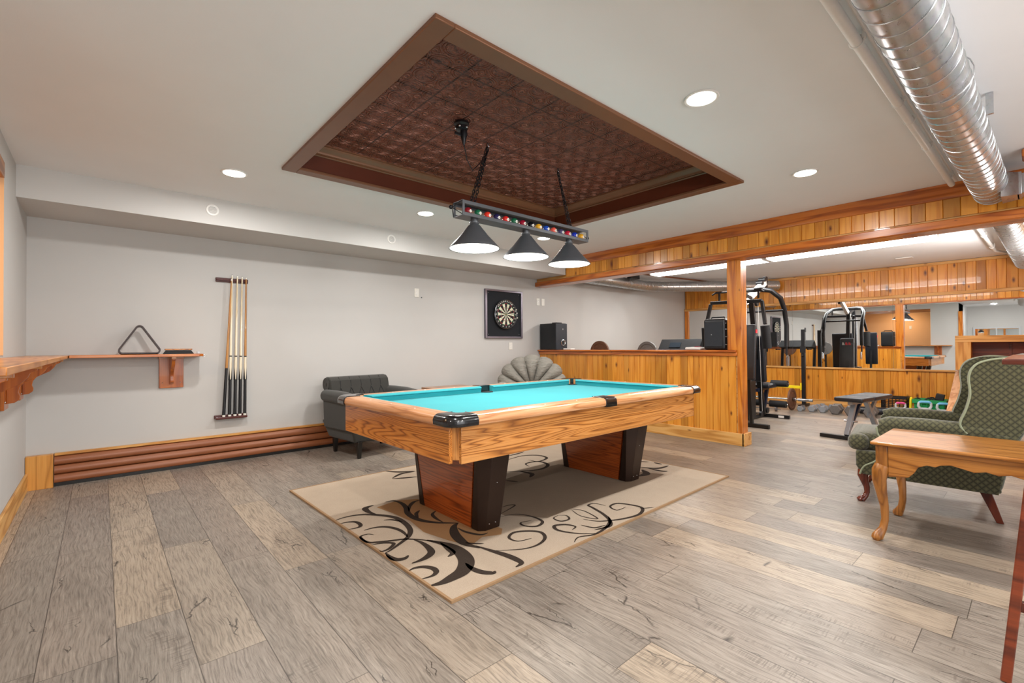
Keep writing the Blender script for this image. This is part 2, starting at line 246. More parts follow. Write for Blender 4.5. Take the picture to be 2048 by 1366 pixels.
# ---------------------------------------------------------------- mesh builder
class MB:
    def __init__(s): s.v = []; s.f = []; s.mi = []; s.rnd = []; s.xf = Matrix(); s.m = 0; s.r = 0.
    def add(s, vs, fs, m=None):
        b = len(s.v); s.v += [s.xf @ Vector(p) for p in vs]
        for f in fs: s.f.append([i+b for i in f]); s.mi.append(s.m if m is None else m); s.rnd.append(s.r)
        return s
    def box(s, x0, x1, y0, y1, z0, z1, m=None):
        return s.add([(x0, y0, z0), (x1, y0, z0), (x1, y1, z0), (x0, y1, z0), (x0, y0, z1), (x1, y0, z1), (x1, y1, z1), (x0, y1, z1)],
                     [(0, 3, 2, 1), (4, 5, 6, 7), (0, 1, 5, 4), (1, 2, 6, 5), (2, 3, 7, 6), (3, 0, 4, 7)], m)
    def loft(s, rings, cap=True, close=True, m=None):
        n = len(rings[0]); vs = [p for r in rings for p in r]; fs = []
        for i in range(len(rings)-1):
            for j in range(n if close else n-1):
                k = (j+1) % n; fs.append((i*n+j, i*n+k, (i+1)*n+k, (i+1)*n+j))
        if cap: fs.append(tuple(range(n-1, -1, -1))); fs.append(tuple((len(rings)-1)*n+j for j in range(n)))
        return s.add(vs, fs, m)
    def tube(s, pts, r, n=10, cap=True, closed=False, m=None, flat=1.):
        pts = [Vector(p) for p in pts]; rr = r if isinstance(r, (list, tuple)) else [r]*len(pts); rings = []
        t0 = (pts[1]-pts[0]).normalized(); up = Vector((0, 0, 1)) if abs(t0.z) < .9 else Vector((1, 0, 0)); a = t0.cross(up).normalized()
        for i, p in enumerate(pts):
            if closed: t = (pts[(i+1) % len(pts)]-pts[i-1]).normalized()
            else: t = (pts[min(i+1, len(pts)-1)]-pts[max(i-1, 0)]).normalized()
            a = (a-t*a.dot(t)).normalized(); b = t.cross(a)
            rings.append([p+(a*math.cos(2*math.pi*k/n)+b*math.sin(2*math.pi*k/n)*flat)*rr[i] for k in range(n)])
        if closed: rings.append(rings[0]); cap = False
        return s.loft(rings, cap, m=m)
    def sq(s, p0, p1, w, h=None, m=None):
        """rectangular bar between two points"""
        p0, p1 = Vector(p0), Vector(p1); h = h or w; t = (p1-p0).normalized(); up = Vector((0, 0, 1)) if abs(t.z) < .95 else Vector((0, 1, 0))
        a = t.cross(up).normalized()*w/2; b = a.normalized().cross(t)*h/2
        return s.loft([[p-a-b, p+a-b, p+a+b, p-a+b] for p in (p0, p1)], m=m)
    def lathe(s, prof, n=24, o=(0, 0, 0), ax='z', cap=True, m=None):
        o = Vector(o); rings = []
        for r, h in prof:
            ring = []
            for k in range(n):
                c, q = r*math.cos(2*math.pi*k/n), r*math.sin(2*math.pi*k/n)
                ring.append(o+Vector({'z': (c, q, h), 'x': (h, c, q), 'y': (q, h, c)}[ax]))
            rings.append(ring)
        return s.loft(rings, cap, m=m)
    def prism(s, poly, ax, a0, a1, m=None):
        def P(u, v, a): return {'x': (a, u, v), 'y': (u, a, v), 'z': (u, v, a)}[ax]
        n = len(poly); vs = [P(u, v, a0) for u, v in poly]+[P(u, v, a1) for u, v in poly]
        fs = [tuple(range(n-1, -1, -1)), tuple(range(n, 2*n))]+[(i, (i+1) % n, (i+1) % n+n, i+n) for i in range(n)]
        return s.add(vs, fs, m)
    def rbox(s, c, d, r, k=5, m=None, puff=0.):
        """rounded box centred at c with full dimensions d"""
        c = Vector(c); h = Vector(d)/2; r = min(r, *h); inn = h-Vector((r, r, r)); idx = {}; vs = []; fs = []
        seq = lambda hh, ii: [-hh-0.]+[0]*0
        def grid(i): # parameter list from -1..1
            return [-1+2*j/k for j in range(k+1)]
        def pt(a, b, sg, ax):
            v = [0, 0, 0]; v[ax] = sg; v[(ax+1) % 3] = a; v[(ax+2) % 3] = b
            u = Vector([math.tan(q*math.pi/4) for q in v]); 
            q = Vector([math.copysign(min(abs(u[i])*1.0, 1), u[i])*h[i] for i in range(3)])
            cl = Vector([max(-inn[i], min(inn[i], q[i])) for i in range(3)]); dd = q-cl
            if dd.length > 1e-9: q = cl+dd.normalized()*r
            if puff:
                for i in range(3):
                    o1, o2 = (i+1) % 3, (i+2) % 3
                    if abs(q[i]) > h[i]*.98: q[i] += math.copysign(puff*(1-(q[o1]/h[o1])**2)*(1-(q[o2]/h[o2])**2), q[i])
            return c+q
        for ax in range(3):
            for sg in (-1, 1):
                # non-uniform grid gives extra rows inside the rounding
                def gl(i):
                    e = r/h[i]*1.0; L = [-1, -1+e*.3, -1+e*.65, -1+e]; M = [(-1+e)+(2-2*e)*(j/4) for j in range(1, 4)] if e < 1 else []
                    L = L+M+[-q for q in reversed(L)]; out = []
                    for q in L:
                        if not out or q-out[-1] > 1e-4: out.append(q)
                    return [math.atan(q)*4/math.pi for q in out]
                A, B = gl((ax+1) % 3), gl((ax+2) % 3); ids = []
                for a in A:
                    row = []
                    for b in B:
                        p = pt(a, b, sg, ax); key = tuple(round(x, 5) for x in p)
                        if key not in idx: idx[key] = len(vs); vs.append(p)
                        row.append(idx[key])
                    ids.append(row)
                for i in range(len(A)-1):
                    for j in range(len(B)-1):
                        f = [ids[i][j], ids[i+1][j], ids[i+1][j+1], ids[i][j+1]]
                        if len(set(f)) < 3: continue
                        f2 = []
                        for q in f:
                            if q not in f2: f2.append(q)
                        fs.append(tuple(f2 if sg > 0 else reversed(f2)))
        return s.add(vs, fs, m)
    def ball(s, c, r, n=16, k=10, sc=(1, 1, 1), m=None):
        c = Vector(c); rings = []
        for i in range(k+1):
            a = math.pi*i/k; rr = max(math.sin(a), 1e-3)
            rings.append([c+Vector((rr*math.cos(2*math.pi*j/n)*sc[0], rr*math.sin(2*math.pi*j/n)*sc[1], -math.cos(a)*sc[2]))*r for j in range(n)])
        return s.loft(rings, True, m=m)
    def build(s, name, mats, parent=None, bevel=0., seg=2, smooth=35, local=False, sub=0, origin=True):
        me = bpy.data.meshes.new(name); vs = s.v; loc = None
        if parent is not None and not local:
            inv = wm(parent).inverted(); vs = [inv @ p for p in vs]
        elif parent is None and origin and not local:
            lo = [min(p[i] for p in vs) for i in range(3)]; hi = [max(p[i] for p in vs) for i in range(3)]
            loc = Vector(((lo[0]+hi[0])/2, (lo[1]+hi[1])/2, lo[2])); vs = [p-loc for p in vs]
        me.from_pydata([tuple(p) for p in vs], [], s.f)
        for mt in (mats if isinstance(mats, (list, tuple)) else [mats]): me.materials.append(mt)
        for p, i in zip(me.polygons, s.mi): p.material_index = i
        at = me.attributes.new('rnd', 'FLOAT', 'FACE')
        for i, q in enumerate(s.rnd): at.data[i].value = q
        bm = bmesh.new(); bm.from_mesh(me); bmesh.ops.recalc_face_normals(bm, faces=bm.faces[:])
        if smooth:
            for f in bm.faces: f.smooth = True
            for e in bm.edges:
                if len(e.link_faces) == 2 and e.calc_face_angle(0) > R(smooth): e.smooth = False
        bm.to_mesh(me); bm.free()
        o = bpy.data.objects.new(name, me); COL.objects.link(o)
        if parent is not None: o.parent = parent
        if loc: o.location = loc
        if bevel:
            b = o.modifiers.new('bevel', 'BEVEL'); b.width = bevel; b.segments = seg; b.limit_method = 'ANGLE'; b.angle_limit = R(40); b.harden_normals = False
        if sub: b = o.modifiers.new('sub', 'SUBSURF'); b.levels = sub; b.render_levels = sub
        return o
def wm(o):
    m = Matrix.Translation(o.location) @ o.rotation_euler.to_matrix().to_4x4()
    return wm(o.parent) @ m if o.parent else m
def thing(name, label, cat, loc=(0, 0, 0), rz=0., group=None):
    o = bpy.data.objects.new(name, None); COL.objects.link(o); o.location = loc; o.rotation_euler = (0, 0, rz); o.empty_display_size = .1
    return tag(o, label, cat, group)
def tag(o, label, cat, group=None):
    o['label'] = label; o['category'] = cat
    if group: o['group'] = group
    return o
def struct(name, mb, mat, **kw):
    o = mb.build(name, mat, origin=False, **kw); o['kind'] = 'structure'; return o
def copy_tree(o, parent=None):
    c = o.copy(); COL.objects.link(c); c.parent = parent
    for ch in list(o.children): copy_tree(ch, c)
    return c
def smooth(pts, k=4, closed=False):
    pts = [Vector(p) for p in pts]; n = len(pts); out = []
    for i in range(n if closed else n-1):
        g = (lambda j: pts[j % n]) if closed else (lambda j: pts[max(0, min(n-1, j))])
        a, b, c, d = g(i-1), g(i), g(i+1), g(i+2)
        for q in range(k):
            t = q/k; out.append(.5*((2*b)+(c-a)*t+(2*a-5*b+4*c-d)*t*t+(3*b-a-3*c+d)*t**3))
    if not closed: out.append(pts[-1])
    return [tuple(p) for p in out]
def B(x0, x1, y0, y1, z0, z1): return MB().box(x0, x1, y0, y1, z0, z1)
def arc(cx, cy, r, a0, a1, n=8, ry=None): return [(cx+r*math.cos(R(a0+(a1-a0)*i/n)), cy+(ry or r)*math.sin(R(a0+(a1-a0)*i/n))) for i in range(n+1)]
def text_obj(s, size, mat, parent, mtx, name='lettering', ext=.0008, align='CENTER'):
    cu = bpy.data.curves.new(name, 'FONT'); cu.body = s; cu.size = size; cu.extrude = ext; cu.align_x = align; cu.align_y = 'CENTER'; cu.resolution_u = 3
    tmp = bpy.data.objects.new(name, cu); COL.objects.link(tmp); dg = bpy.context.evaluated_depsgraph_get(); me = bpy.data.meshes.new_from_object(tmp.evaluated_get(dg))
    bpy.data.objects.remove(tmp); me.materials.clear(); me.materials.append(mat)
    me.transform(wm(parent).inverted() @ mtx)
    o = bpy.data.objects.new(name, me); COL.objects.link(o); o.parent = parent; return o
def face_mtx(loc, xdir, zdir=(0, 0, 1)):
    """text lies in plane spanned by xdir (reading direction) and zdir (up)"""
    x = Vector(xdir).normalized(); y = Vector(zdir).normalized(); z = x.cross(y); m = Matrix((x, y, z)).transposed().to_4x4(); m.translation = Vector(loc); return m
# tongue-and-groove boards on a vertical wall: run along 'x' or 'y', face pushed out in +/- normal
def boards(run, a0, a1, pos, sgn, z0, z1, wd=.092, th=.015, seed=1):
    rn = random.Random(seed); mb = MB(); a = a0
    while a < a1-1e-4:
        b = min(a+wd*rn.uniform(.82, 1.15), a1)
        if a1-b < .03: b = a1
        g = .004; pts = [(a, pos), (a, pos+sgn*(th-.006)), (a+g, pos+sgn*th), (b-g, pos+sgn*th), (b, pos+sgn*(th-.006)), (b, pos)]
        if run == 'y': pts = [(q, p) for p, q in pts]
        mb.r = rn.random(); mb.prism(pts, 'z', z0, z1); a = b
    return mb
# ================================================================ STRUCTURE
XL, YB, XF = -.46, 5.52, 10.27
YS, ZS = 4.86, 2.25
struct('floor', B(-3.3, 10.6, -3.0, 5.7, -.1, 0), FLOOR)
TX1, TX2, TY1, TY2 = 1.0, 3.92, 1.585, 3.70
c = MB(); Zc = CEIL
for q in ((-3.3, TX1+.05, -3.0, 5.7), (TX2-.05, 10.6, -3.0, 5.7), (TX1+.05, TX2-.05, -3.0, TY1+.05), (TX1+.05, TX2-.05, TY2-.05, 5.7)): c.box(*q, Zc, Zc+.12)
struct('ceiling', c, CEILM)
struct('wall_back', B(-.6, 10.6, YB, YB+.12, 0, Zc), WALL)
# left wall with the pass-through above the ledge
OP0, OP1, OZ0, OZ1 = 2.48, 4.31, 1.115, 2.33
c = MB()
for q in ((OP1, YB, 0, Zc), (1.8, OP0, 0, Zc), (OP0, OP1, 0, OZ0-.03), (OP0, OP1, OZ1, Zc)): c.box(XL-.12, XL, q[0], q[1], q[2], q[3])
struct('wall_left', c, WALL)
c = MB(); c.box(-1.95, -1.85, 1.92, 5.52, 0, Zc); c.box(-1.9, XL-.12, 5.2, 5.3, 0, Zc); c.box(-1.9, XL-.12, 1.8, 1.92, 0, Zc)
struct('wall_passage', c, WARM)
c = MB(); c.box(XL-.122, XL+.004, OP0, OP1, OZ1-.10, OZ1)
struct('trim_1', c, wood('dark header oak', '#b4733a', '#9a5c2a', '#6d3c16', 'y', 9, .8, 5), bevel=.003)
c = MB(); c.box(XL-.121, XL+.001, OP1-.008, OP1, OZ0, OZ1-.1); c.box(XL-.121, XL+.001, OP0, OP0+.008, OZ0, OZ1-.1)
struct('trim_20', c, WARM)
area('passage_lamp', (-1.1, 3.4, 2.4), .3, 22, (1, .72, .45))
# rest of the room behind the camera
struct('wall_rear', B(-3.3, -3.2, -3.0, 1.8, 0, Zc), WALL)
c = MB(); c.box(-3.3, -.9, 1.8, 1.92, 0, Zc); c.box(-.9, XL-.12, 1.8, 1.92, 2.05, Zc); struct('wall_passage_side', c, WALL)
c = MB(); c.box(-.92, -.83, 1.77, 1.81, 0, 2.1); c.box(-.6, -.5, 1.77, 1.81, 0, 2.1); c.box(-.92, -.5, 1.77, 1.81, 2.03, 2.12); struct('door_1', c, PINEZ, bevel=.003)
# soffit along the back wall
struct('trim_2', B(XL, 5.39, YS, YB, ZS, Zc), mk_wall('soffit paint', '#c9c7c4'))
struct('wall_gym', B(XF, XF+.12, -3.0, 5.7, 0, Zc), WALL)
# beam between the two rooms
XB = 5.40
c = MB(); c.box(XB+.015, 5.60, -.6, YB-.005, ZS-.06, Zc); struct('trim_3', c, PINEYL)
struct('trim_4', boards('y', -.6, YS, XB+.017, -1, ZS-.03, Zc-.03, .105, .015, 3), PINE)
c = MB(); c.box(XB-.03, XB+.01, -.6, YB-.006, 2.13, 2.2); c.box(XB-.012, 5.61, -.6, YB-.006, 2.125, 2.15); struct('trim_5', c, PINEY, bevel=.006)
cr = [(XB+.01, 2.375), (XB-.012, 2.38), (XB-.02, 2.40), (XB-.05, 2.43), (XB-.095, 2.46), (XB-.11, 2.484), (XB+.01, 2.484)]
struct('trim_6', MB().prism(cr, 'y', -.6, YS), PINEY)
struct('trim_7', boards('y', -.6, YB-.006, 5.598, 1, 2.15, Zc-.01, .105, .012, 4), PINE)
# half wall, its cap, base and post
XH = 5.475
c = boards('y', 2.33, YB-.006, XH+.012, -1, .13, 1.03, .088, .014, 11); struct('wall_partition', c, PINE)
c = B(XH+.01, 5.60, 2.29, YB-.006, 0, 1.06); struct('wall_partition_core', c, PINEYL)
struct('wall_partition_gym_side', boards('y', 2.33, YB-.006, 5.60, 1, .1, 1.05, .088, .012, 12), PINE)
c = MB(); c.box(5.415, 5.655, 2.31, YB-.006, 1.068, 1.092); c.box(XH-.03, XH, 2.31, YB-.006, 1.022, 1.068); c.box(5.60, 5.625, 2.31, YB-.006, 1.03, 1.068)
struct('trim_8', c, PINEY, bevel=.005)
struct('trim_9', B(XH-.008, 5.62, 2.262, 2.31, .14, 2.13), PINEZ, bevel=.003)
c = MB(); c.box(XH-.006, 5.612, 2.31, 2.42, 1.092, 2.13); struct('trim_10', c, PINEZ, bevel=.003)
c = MB(); c.box(XH-.02, XH+.01, 2.24, YB-.006, 0, .142); c.box(XH-.02, 5.645, 2.232, 2.262, 0, .142); c.box(5.61, 5.645, 2.24, YB-.006, 0, .1)
struct('baseboard_partition', c, PINEYL, bevel=.004)
# gym wall: lower panelling, sill, mirrors, header
struct('wall_gym_lower', boards('y', .0, YB-.01, XF, -1, .1, .70, .105, .014, 21), PINE)
struct('baseboard_gym', B(XF-.045, XF, .0, YB-.01, 0, .112), PINEYL, bevel=.004)
struct('trim_11', B(XF-.05, XF, .0, YB-.01, .69, .722), PINEYL, bevel=.004)
struct('wall_gym_header', boards('y', -.3, YB-.01, XF-.002, -1, 1.965, Zc-.03, .105, .016, 22), PINE)
c = MB(); c.box(XF-.06, XF, -.3, YB-.01, 1.935, 1.985); c.box(XF-.04, XF, -.3, YB-.01, Zc-.05, Zc-.005); struct('trim_12', c, PINEYL, bevel=.005)
struct('trim_13', B(XF-.04, XF, YB-.10, YB-.01, .72, 1.94), PINEZ, bevel=.003)
for i, (a, b) in enumerate(((3.26, YB-.10), (1.70, 3.257), (.05, 1.697))):
    o = B(XF-.012, XF-.004, a, b, .722, 1.94).build('wall_mirror', MIRROR, smooth=0)
    tag(o, ['frameless wall mirror pane at the left end of the gym wall', 'middle frameless wall mirror pane behind the home gym and dumbbells', 'right-hand frameless wall mirror pane beside the pine mantel'][i], 'mirror', 'mirror panes on the gym wall')
# outer closing wall of gym on the right and pine pillar at the frame edge
struct('wall_right', boards('x', 5.7, XF, -.62, 1, 0, Zc, .1, .014, 31), PINE)
struct('wall_right_core', B(5.62, XF, -.74, -.621, 0, Zc), WALL)
c = B(4.745, 4.86, -.06, .062, 0, Zc-.005); struct('trim_14', c, PINEZ, bevel=.004)
c = B(4.725, 4.88, -.08, .078, Zc-.06, Zc-.004); struct('trim_15', c, PINEY, bevel=.01)
# left baseboard and corner block
struct('baseboard_left', B(XL, XL+.018, 1.8, YB-.07, 0, .142), PINEYL, bevel=.004)
struct('trim_16', B(XL+.003, -.295, YB-.072, YB-.003, 0, .275), wood('corner block oak', '#d99a48', '#cc8a38', '#a56a22', 'z', 12, 1, 4, .4), bevel=.002)
# ---- tray recess in the ceiling
c = MB(); wT = .095
for q in ((TX1, TX1+wT, TY1, TY2), (TX2-wT, TX2, TY1, TY2), (TX1+wT, TX2-wT, TY1, TY1+wT), (TX1+wT, TX2-wT, TY2-wT, TY2)): c.box(*q, Zc-.02, Zc+.002)
o = struct('trim_17', c, COPPER, bevel=.004)
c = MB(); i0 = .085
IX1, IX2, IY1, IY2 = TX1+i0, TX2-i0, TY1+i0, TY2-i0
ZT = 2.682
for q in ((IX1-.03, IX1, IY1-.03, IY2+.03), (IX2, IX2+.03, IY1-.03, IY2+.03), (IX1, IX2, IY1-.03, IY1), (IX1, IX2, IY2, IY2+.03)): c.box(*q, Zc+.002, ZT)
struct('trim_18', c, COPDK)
# crown: mitred ring following the recess
prof = [(0, 2.60), (.007, 2.60), (.012, 2.607), (.010, 2.615), (.017, 2.619), (.018, 2.627), (.026, 2.637), (.038, 2.65), (.046, 2.662), (.049, 2.668), (.056, 2.67), (.056, ZT), (0, ZT)]
rings = [[(IX1+d, IY1+d, z) for d, z in prof], [(IX2-d, IY1+d, z) for d, z in prof], [(IX2-d, IY2-d, z) for d, z in prof], [(IX1+d, IY2-d, z) for d, z in prof]]
c = MB(); c.loft(rings+[rings[0]], cap=False); struct('trim_19', c, COPPER)
struct('ceiling_tray', B(IX1-.03, IX2+.03, IY1-.03, IY2+.03, ZT-.002, ZT+.05), TIN)
# gym ceiling bulkhead above the back duct
# ================================================================ CEILING FITTINGS
dls = []
names = {(.76, 1.2): 'round downlight above the viewer, the left one of two seen in the gym mirror', (.76, 4.05): 'round recessed downlight at the far left, above the triangle shelf side', (2.43, 1.2): 'largest round recessed downlight, nearest the viewer right of the copper tray', (4.1, 1.2): 'round recessed downlight between the copper tray and the pine beam',
 (2.43, 4.05): 'small round recessed downlight left of the billiard lamp, beyond the tray edge', (4.1, 4.05): 'small round recessed downlight seen just under the billiard lamp bar', (-1.8, 1.05): 'round downlight seen only in the gym mirror, the right and lower one'}
t0 = None
for (x, y) in DL:
    if t0 is None:
        t0 = thing('recessed_light', '', 'ceiling light', (x, y, Zc), 0, 'recessed downlights')
        MB().lathe([(.072, 0), (.088, 0), (.09, -.004), (.086, -.009), (.072, -.006)], 32, cap=False).build('trim_ring', WHITEP, t0, local=True)
        MB().lathe([(.0005, -.004), (.073, -.004), (.073, -.008), (.0005, -.008)], 32).build('diffuser', LIT, t0, local=True)
        q = t0
    else: q = copy_tree(t0); q.location = (x, y, Zc)
    q['label'] = names.get((x, y), 'unseen round recessed downlight added behind the viewer as fill'); 
# round soffit vents
v0 = thing('soffit_vent', 'round white louvred vent on the soffit, the left one above the wall shelf', 'vent', (.743, YS, 2.378), 0, 'round soffit vents')
MB().lathe([(.034, -.008), (.047, -.007), (.051, -.003), (.051, 0), (.034, 0)], 32, ax='y', cap=False).build('rim', WHITEP, v0, local=True)
MB().lathe([(.035, -.0008), (.0005, -.0008)], 24, ax='y').build('grille_back', plain('vent shadow grey', '#5c5c5b', .7), v0, local=True)
c = MB()
for k in range(-4, 5):
    hw = math.sqrt(max(.034**2-(k*.0075)**2, 0)); c.box(-hw, hw, -.011, -.002, k*.0075-.0024, k*.0075+.0024)
c.build('louvre', WHITEP, v0, local=True)
v1 = copy_tree(v0); v1.location = (2.47, YS, 2.372); v1['label'] = 'round white louvred vent on the soffit, the right one nearest the billiard lamp'
# ---- big spiral ducts
def spiral_duct(name, label, pts, r, pitch, parent_parts=()):
    t = thing(name, label, 'duct', tuple(pts[0]))
    MB().tube(pts, r, 40).build('duct_pipe', GALV, t)
    # helical seam wound round the whole run
    P = [Vector(p) for p in pts]; sp = []; tot = 0; ang = 0
    for a, b in zip(P, P[1:]):
        L = (b-a).length; d = (b-a)/L; s1 = d.cross(Vector((0, 0, 1))).normalized(); s2 = d.cross(s1); n = int(L/pitch*28)
        for i in range(n):
            th = ang+2*math.pi*i/28; sp.append(a+d*(L*i/n)+(s1*math.cos(th)+s2*math.sin(th))*(r+.0012))
        ang += 2*math.pi*n/28
    MB().tube(sp, .0028, 5).build('spiral_seam', GALV, t)
    return t
d1 = spiral_duct('spiral_duct', 'large galvanised spiral duct running over the room to the pine beam', [(-.4, .372, 2.374), (5.27, .25, 2.352)], .104, .105)
c = MB(); c.lathe([(.104, 0), (.108, .002), (.108, .018), (.06, .03), (.0005, .032)], 36, o=(5.262, .25, 2.352), ax='x'); c.build('end_cap', GALV, d1)
c = MB(); c.loft([[(5.00, .19, 2.235), (5.26, .19, 2.235), (5.26, .19, 2.42), (5.00, .19, 2.42)], [(5.02, .10, 2.235), (5.2, .10, 2.235), (5.2, .10, 2.40), (5.02, .10, 2.40)]]); c.build('takeoff_boot', GALV, d1)
c = MB(); c.box(5.03, 5.19, -.55, .10, 2.245, 2.39); c.box(5.02, 5.2, .085, .11, 2.235, 2.4); c.build('branch_duct', GALV, d1, bevel=.003)
for xx in (2.9,):
    c = MB(); c.tube([(xx, .289+.1065*math.cos(R(a)), 2.362+.1065*math.sin(R(a))) for a in range(-90, 271, 20)], .003, 6); c.build('hanger_strap', GALV, d1)
c = MB(); c.box(3.54, 3.56, .155, .185, 2.37, Zc-.004); c.build('hanger_bracket', GALV, d1)
d2 = spiral_duct('spiral_duct', 'galvanised spiral duct continuing through the gym behind the fluorescent lights', [(5.63, .235, 2.355), (9.9, .165, 2.345), (10.24, .16, 2.345)], .10, .07)
gd = [(5.66, 5.24, 2.33), (7.9, 5.2, 2.32), (8.35, 5.12, 2.32), (9.1, 4.55, 2.32), (10.2, 3.45, 2.32)]
d3 = spiral_duct('spiral_duct', 'galvanised duct along the gym back wall with a forty-five degree bend', [(5.62, 5.22, 2.345), (8.15, 5.22, 2.335), (8.5, 5.08, 2.335), (10.2, 3.5, 2.335)], .1, .12)
c = MB(); c.tube([(7.55, 5.18, 2.36), (7.55, 5.09, 2.385)], .07, 18); c.build('branch_collar', GALV, d3)
c = MB(); c.box(7.35, 7.62, 5.0, 5.09, 2.40, 2.48); c.build('joist_box', BLKP, d3)
# white service pipe with clips
t = thing('service_pipe', 'white painted pipe clipped to the ceiling beside the spiral duct', 'pipe', (1.4, .52, 2.45))
MB().tube([(-.3, .55, 2.447), (5.13, .466, 2.43)], .021, 16).build('pipe', WHITEP, t)
MB().tube([(-.3, .49, 2.468), (2.3, .475, 2.47), (3.3, .465, 2.468), (4.6, .45, 2.47), (5.2, .44, 2.468)], .007, 8).build('cable', WHITEP, t)
for xx in (2.42, 3.2, 3.5, 4.05, 4.92):
    yy = .55-(xx+.3)/5.43*.084; c = MB(); c.tube([(xx, yy+.025*math.cos(R(a)), 2.443-.003*xx/5+.025*math.sin(R(a))) for a in range(0, 360, 24)], .0045, 6, closed=True); c.box(xx-.012, xx+.012, yy-.032, yy-.02, 2.445, Zc-.004); c.build('pipe_clip', WHITEP, t)
t = thing('service_pipe', 'white pipe on the gym ceiling beside the far duct', 'pipe', (5.7, .49, 2.45))
MB().tube([(5.63, .49, 2.44), (9.3, .42, 2.435), (9.7, .3, 2.435), (10.2, .28, 2.435)], .02, 14).build('pipe', WHITEP, t)
for xx in (6.9, 7.9, 8.9):
    yy = .49-(xx-5.63)/3.67*.07; c = MB(); c.tube([(xx, yy+.024*math.cos(R(a)), 2.438+.024*math.sin(R(a))) for a in range(0, 360, 30)], .0045, 6, closed=True); c.box(xx-.012, xx+.012, yy-.03, yy-.02, 2.44, Zc-.004); c.build('pipe_clip', WHITEP, t)
t = thing('copper_pipe', 'pair of thin copper pipes crossing the gym ceiling near the duct', 'pipe', (6.4, 4.9, 2.45))
CU = plain('copper pipe', '#8a5a40', .4, .8)
MB().tube([(6.3, 4.97, 2.455), (9.9, 4.42, 2.455)], .011, 8).build('pipe', CU, t); MB().tube([(6.3, 5.03, 2.46), (9.7, 4.52, 2.46)], .009, 8).build('pipe', CU, t)
# fluorescent wraparound fixtures
fl = thing('fluorescent_light', 'fluorescent batten on the gym ceiling, the left one beyond the post', 'ceiling light', (7.37, 3.6, Zc-.003), 0, 'fluorescent lights on the gym ceiling')
c = MB(); c.box(-.17, .17, -.935, .935, -.022, 0); c.box(-.235, -.20, -.935, .935, -.03, 0); c.build('housing', WHITEP, fl, bevel=.003, local=True)
pr = [(-.18, -.022), (-.18, -.07), (-.13, -.10), (.13, -.10), (.18, -.07), (.18, -.022)]
MB().prism(pr, 'y', -.915, .915).build('diffuser', LITTUBE, fl, local=True, bevel=.004)
for s in (-1, 1):
    MB().prism([(u*1.04, v-.003 if v < -.03 else v) for u, v in pr], 'y', s*.915, s*.935).build('end_cap', WHITEP, fl, local=True, bevel=.003)
fl.location.y = 3.60
f2 = copy_tree(fl); f2.location = (7.37, 1.70, Zc-.003); f2['label'] = 'fluorescent batten on the gym ceiling, the right one nearer the far duct'
c = B(9.3, 9.42, 1.3, 1.5, Zc-.012, Zc-.001); tag(c.build('ceiling_vent', WHITEP, bevel=.002), 'small flat white plate on the gym ceiling near the pine header', 'vent')
# ================================================================ RUG
rug = MB(); ra = R(1.13); rc = (1.178, 1.757)
def rp(u, v): return (rc[0]+u*math.cos(ra)-v*math.sin(ra), rc[1]+u*math.sin(ra)+v*math.cos(ra))
RL, RW = 2.925, 2.235
def slab(mb, u0, u1, v0, v1, z0, z1, m): 
    q = [rp(u0, v0), rp(u1, v0), rp(u1, v1), rp(u0, v1)]; mb.prism(q, 'z', z0, z1, m)
slab(rug, .012, RL-.012, .012, RW-.012, .001, .011, 0)
for q in ((0, RL, 0, .014), (0, RL, RW-.014, RW), (0, .014, .014, RW-.014), (RL-.014, RL, .014, RW-.014)): slab(rug, *q, .001, .0125, 3)
def stroke(mb, px, wpx, s=5.12, o=(560, 960), taper=(0.15, 0.15), z=.0125, m=1):
    P = [at_z(o[0]+x/s, o[1]+y/s, z) for x, y in px]
    # smooth with Catmull-Rom
    Q = []; n = len(P)
    for i in range(n-1):
        a, b, c, d = P[max(i-1, 0)], P[i], P[i+1], P[min(i+2, n-1)]
        for k in range(5):
            t = k/5; Q.append(.5*((2*b)+(c-a)*t+(2*a-5*b+4*c-d)*t*t+(3*b-a-3*c+d)*t**3))
    Q.append(P[-1]); L = []; Rr = []; N = len(Q)-1
    for i, p in enumerate(Q):
        t = (Q[min(i+1, N)]-Q[max(i-1, 0)]).normalized(); nrm = Vector((-t.y, t.x, 0)); u = i/N
        wd = wpx/2*(taper[0]+(1-taper[0])*math.sin(math.pi*min(u/.5, 1)/2) if u < .5 else taper[1]+(1-taper[1])*math.sin(math.pi*min((1-u)/.5, 1)/2))
        L.append(p+nrm*wd); Rr.append(p-nrm*wd)
    b = len(mb.v); mb.v += L+Rr
    for i in range(N): mb.f.append([b+i, b+i+1, b+N+1+i+1, b+N+1+i]); mb.mi.append(m); mb.rnd.append(0)
def blob(mb, px, s, o, z, m):
    P = [at_z(o[0]+x/s, o[1]+y/s, z) for x, y in px]; mb.add(P, [tuple(range(len(P)))], m)
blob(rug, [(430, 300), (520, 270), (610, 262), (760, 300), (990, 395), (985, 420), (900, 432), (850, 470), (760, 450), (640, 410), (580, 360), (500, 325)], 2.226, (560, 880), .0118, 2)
blob(rug, [(900, 300), (1000, 335), (1190, 347), (1330, 292), (1620, 192), (1712, 152), (1560, 138), (1240, 108), (1130, 132), (1000, 175), (900, 250)], 2.226, (560, 880), .0119, 4)  # brown centre field, darkened to carry the table's shadow in its colour
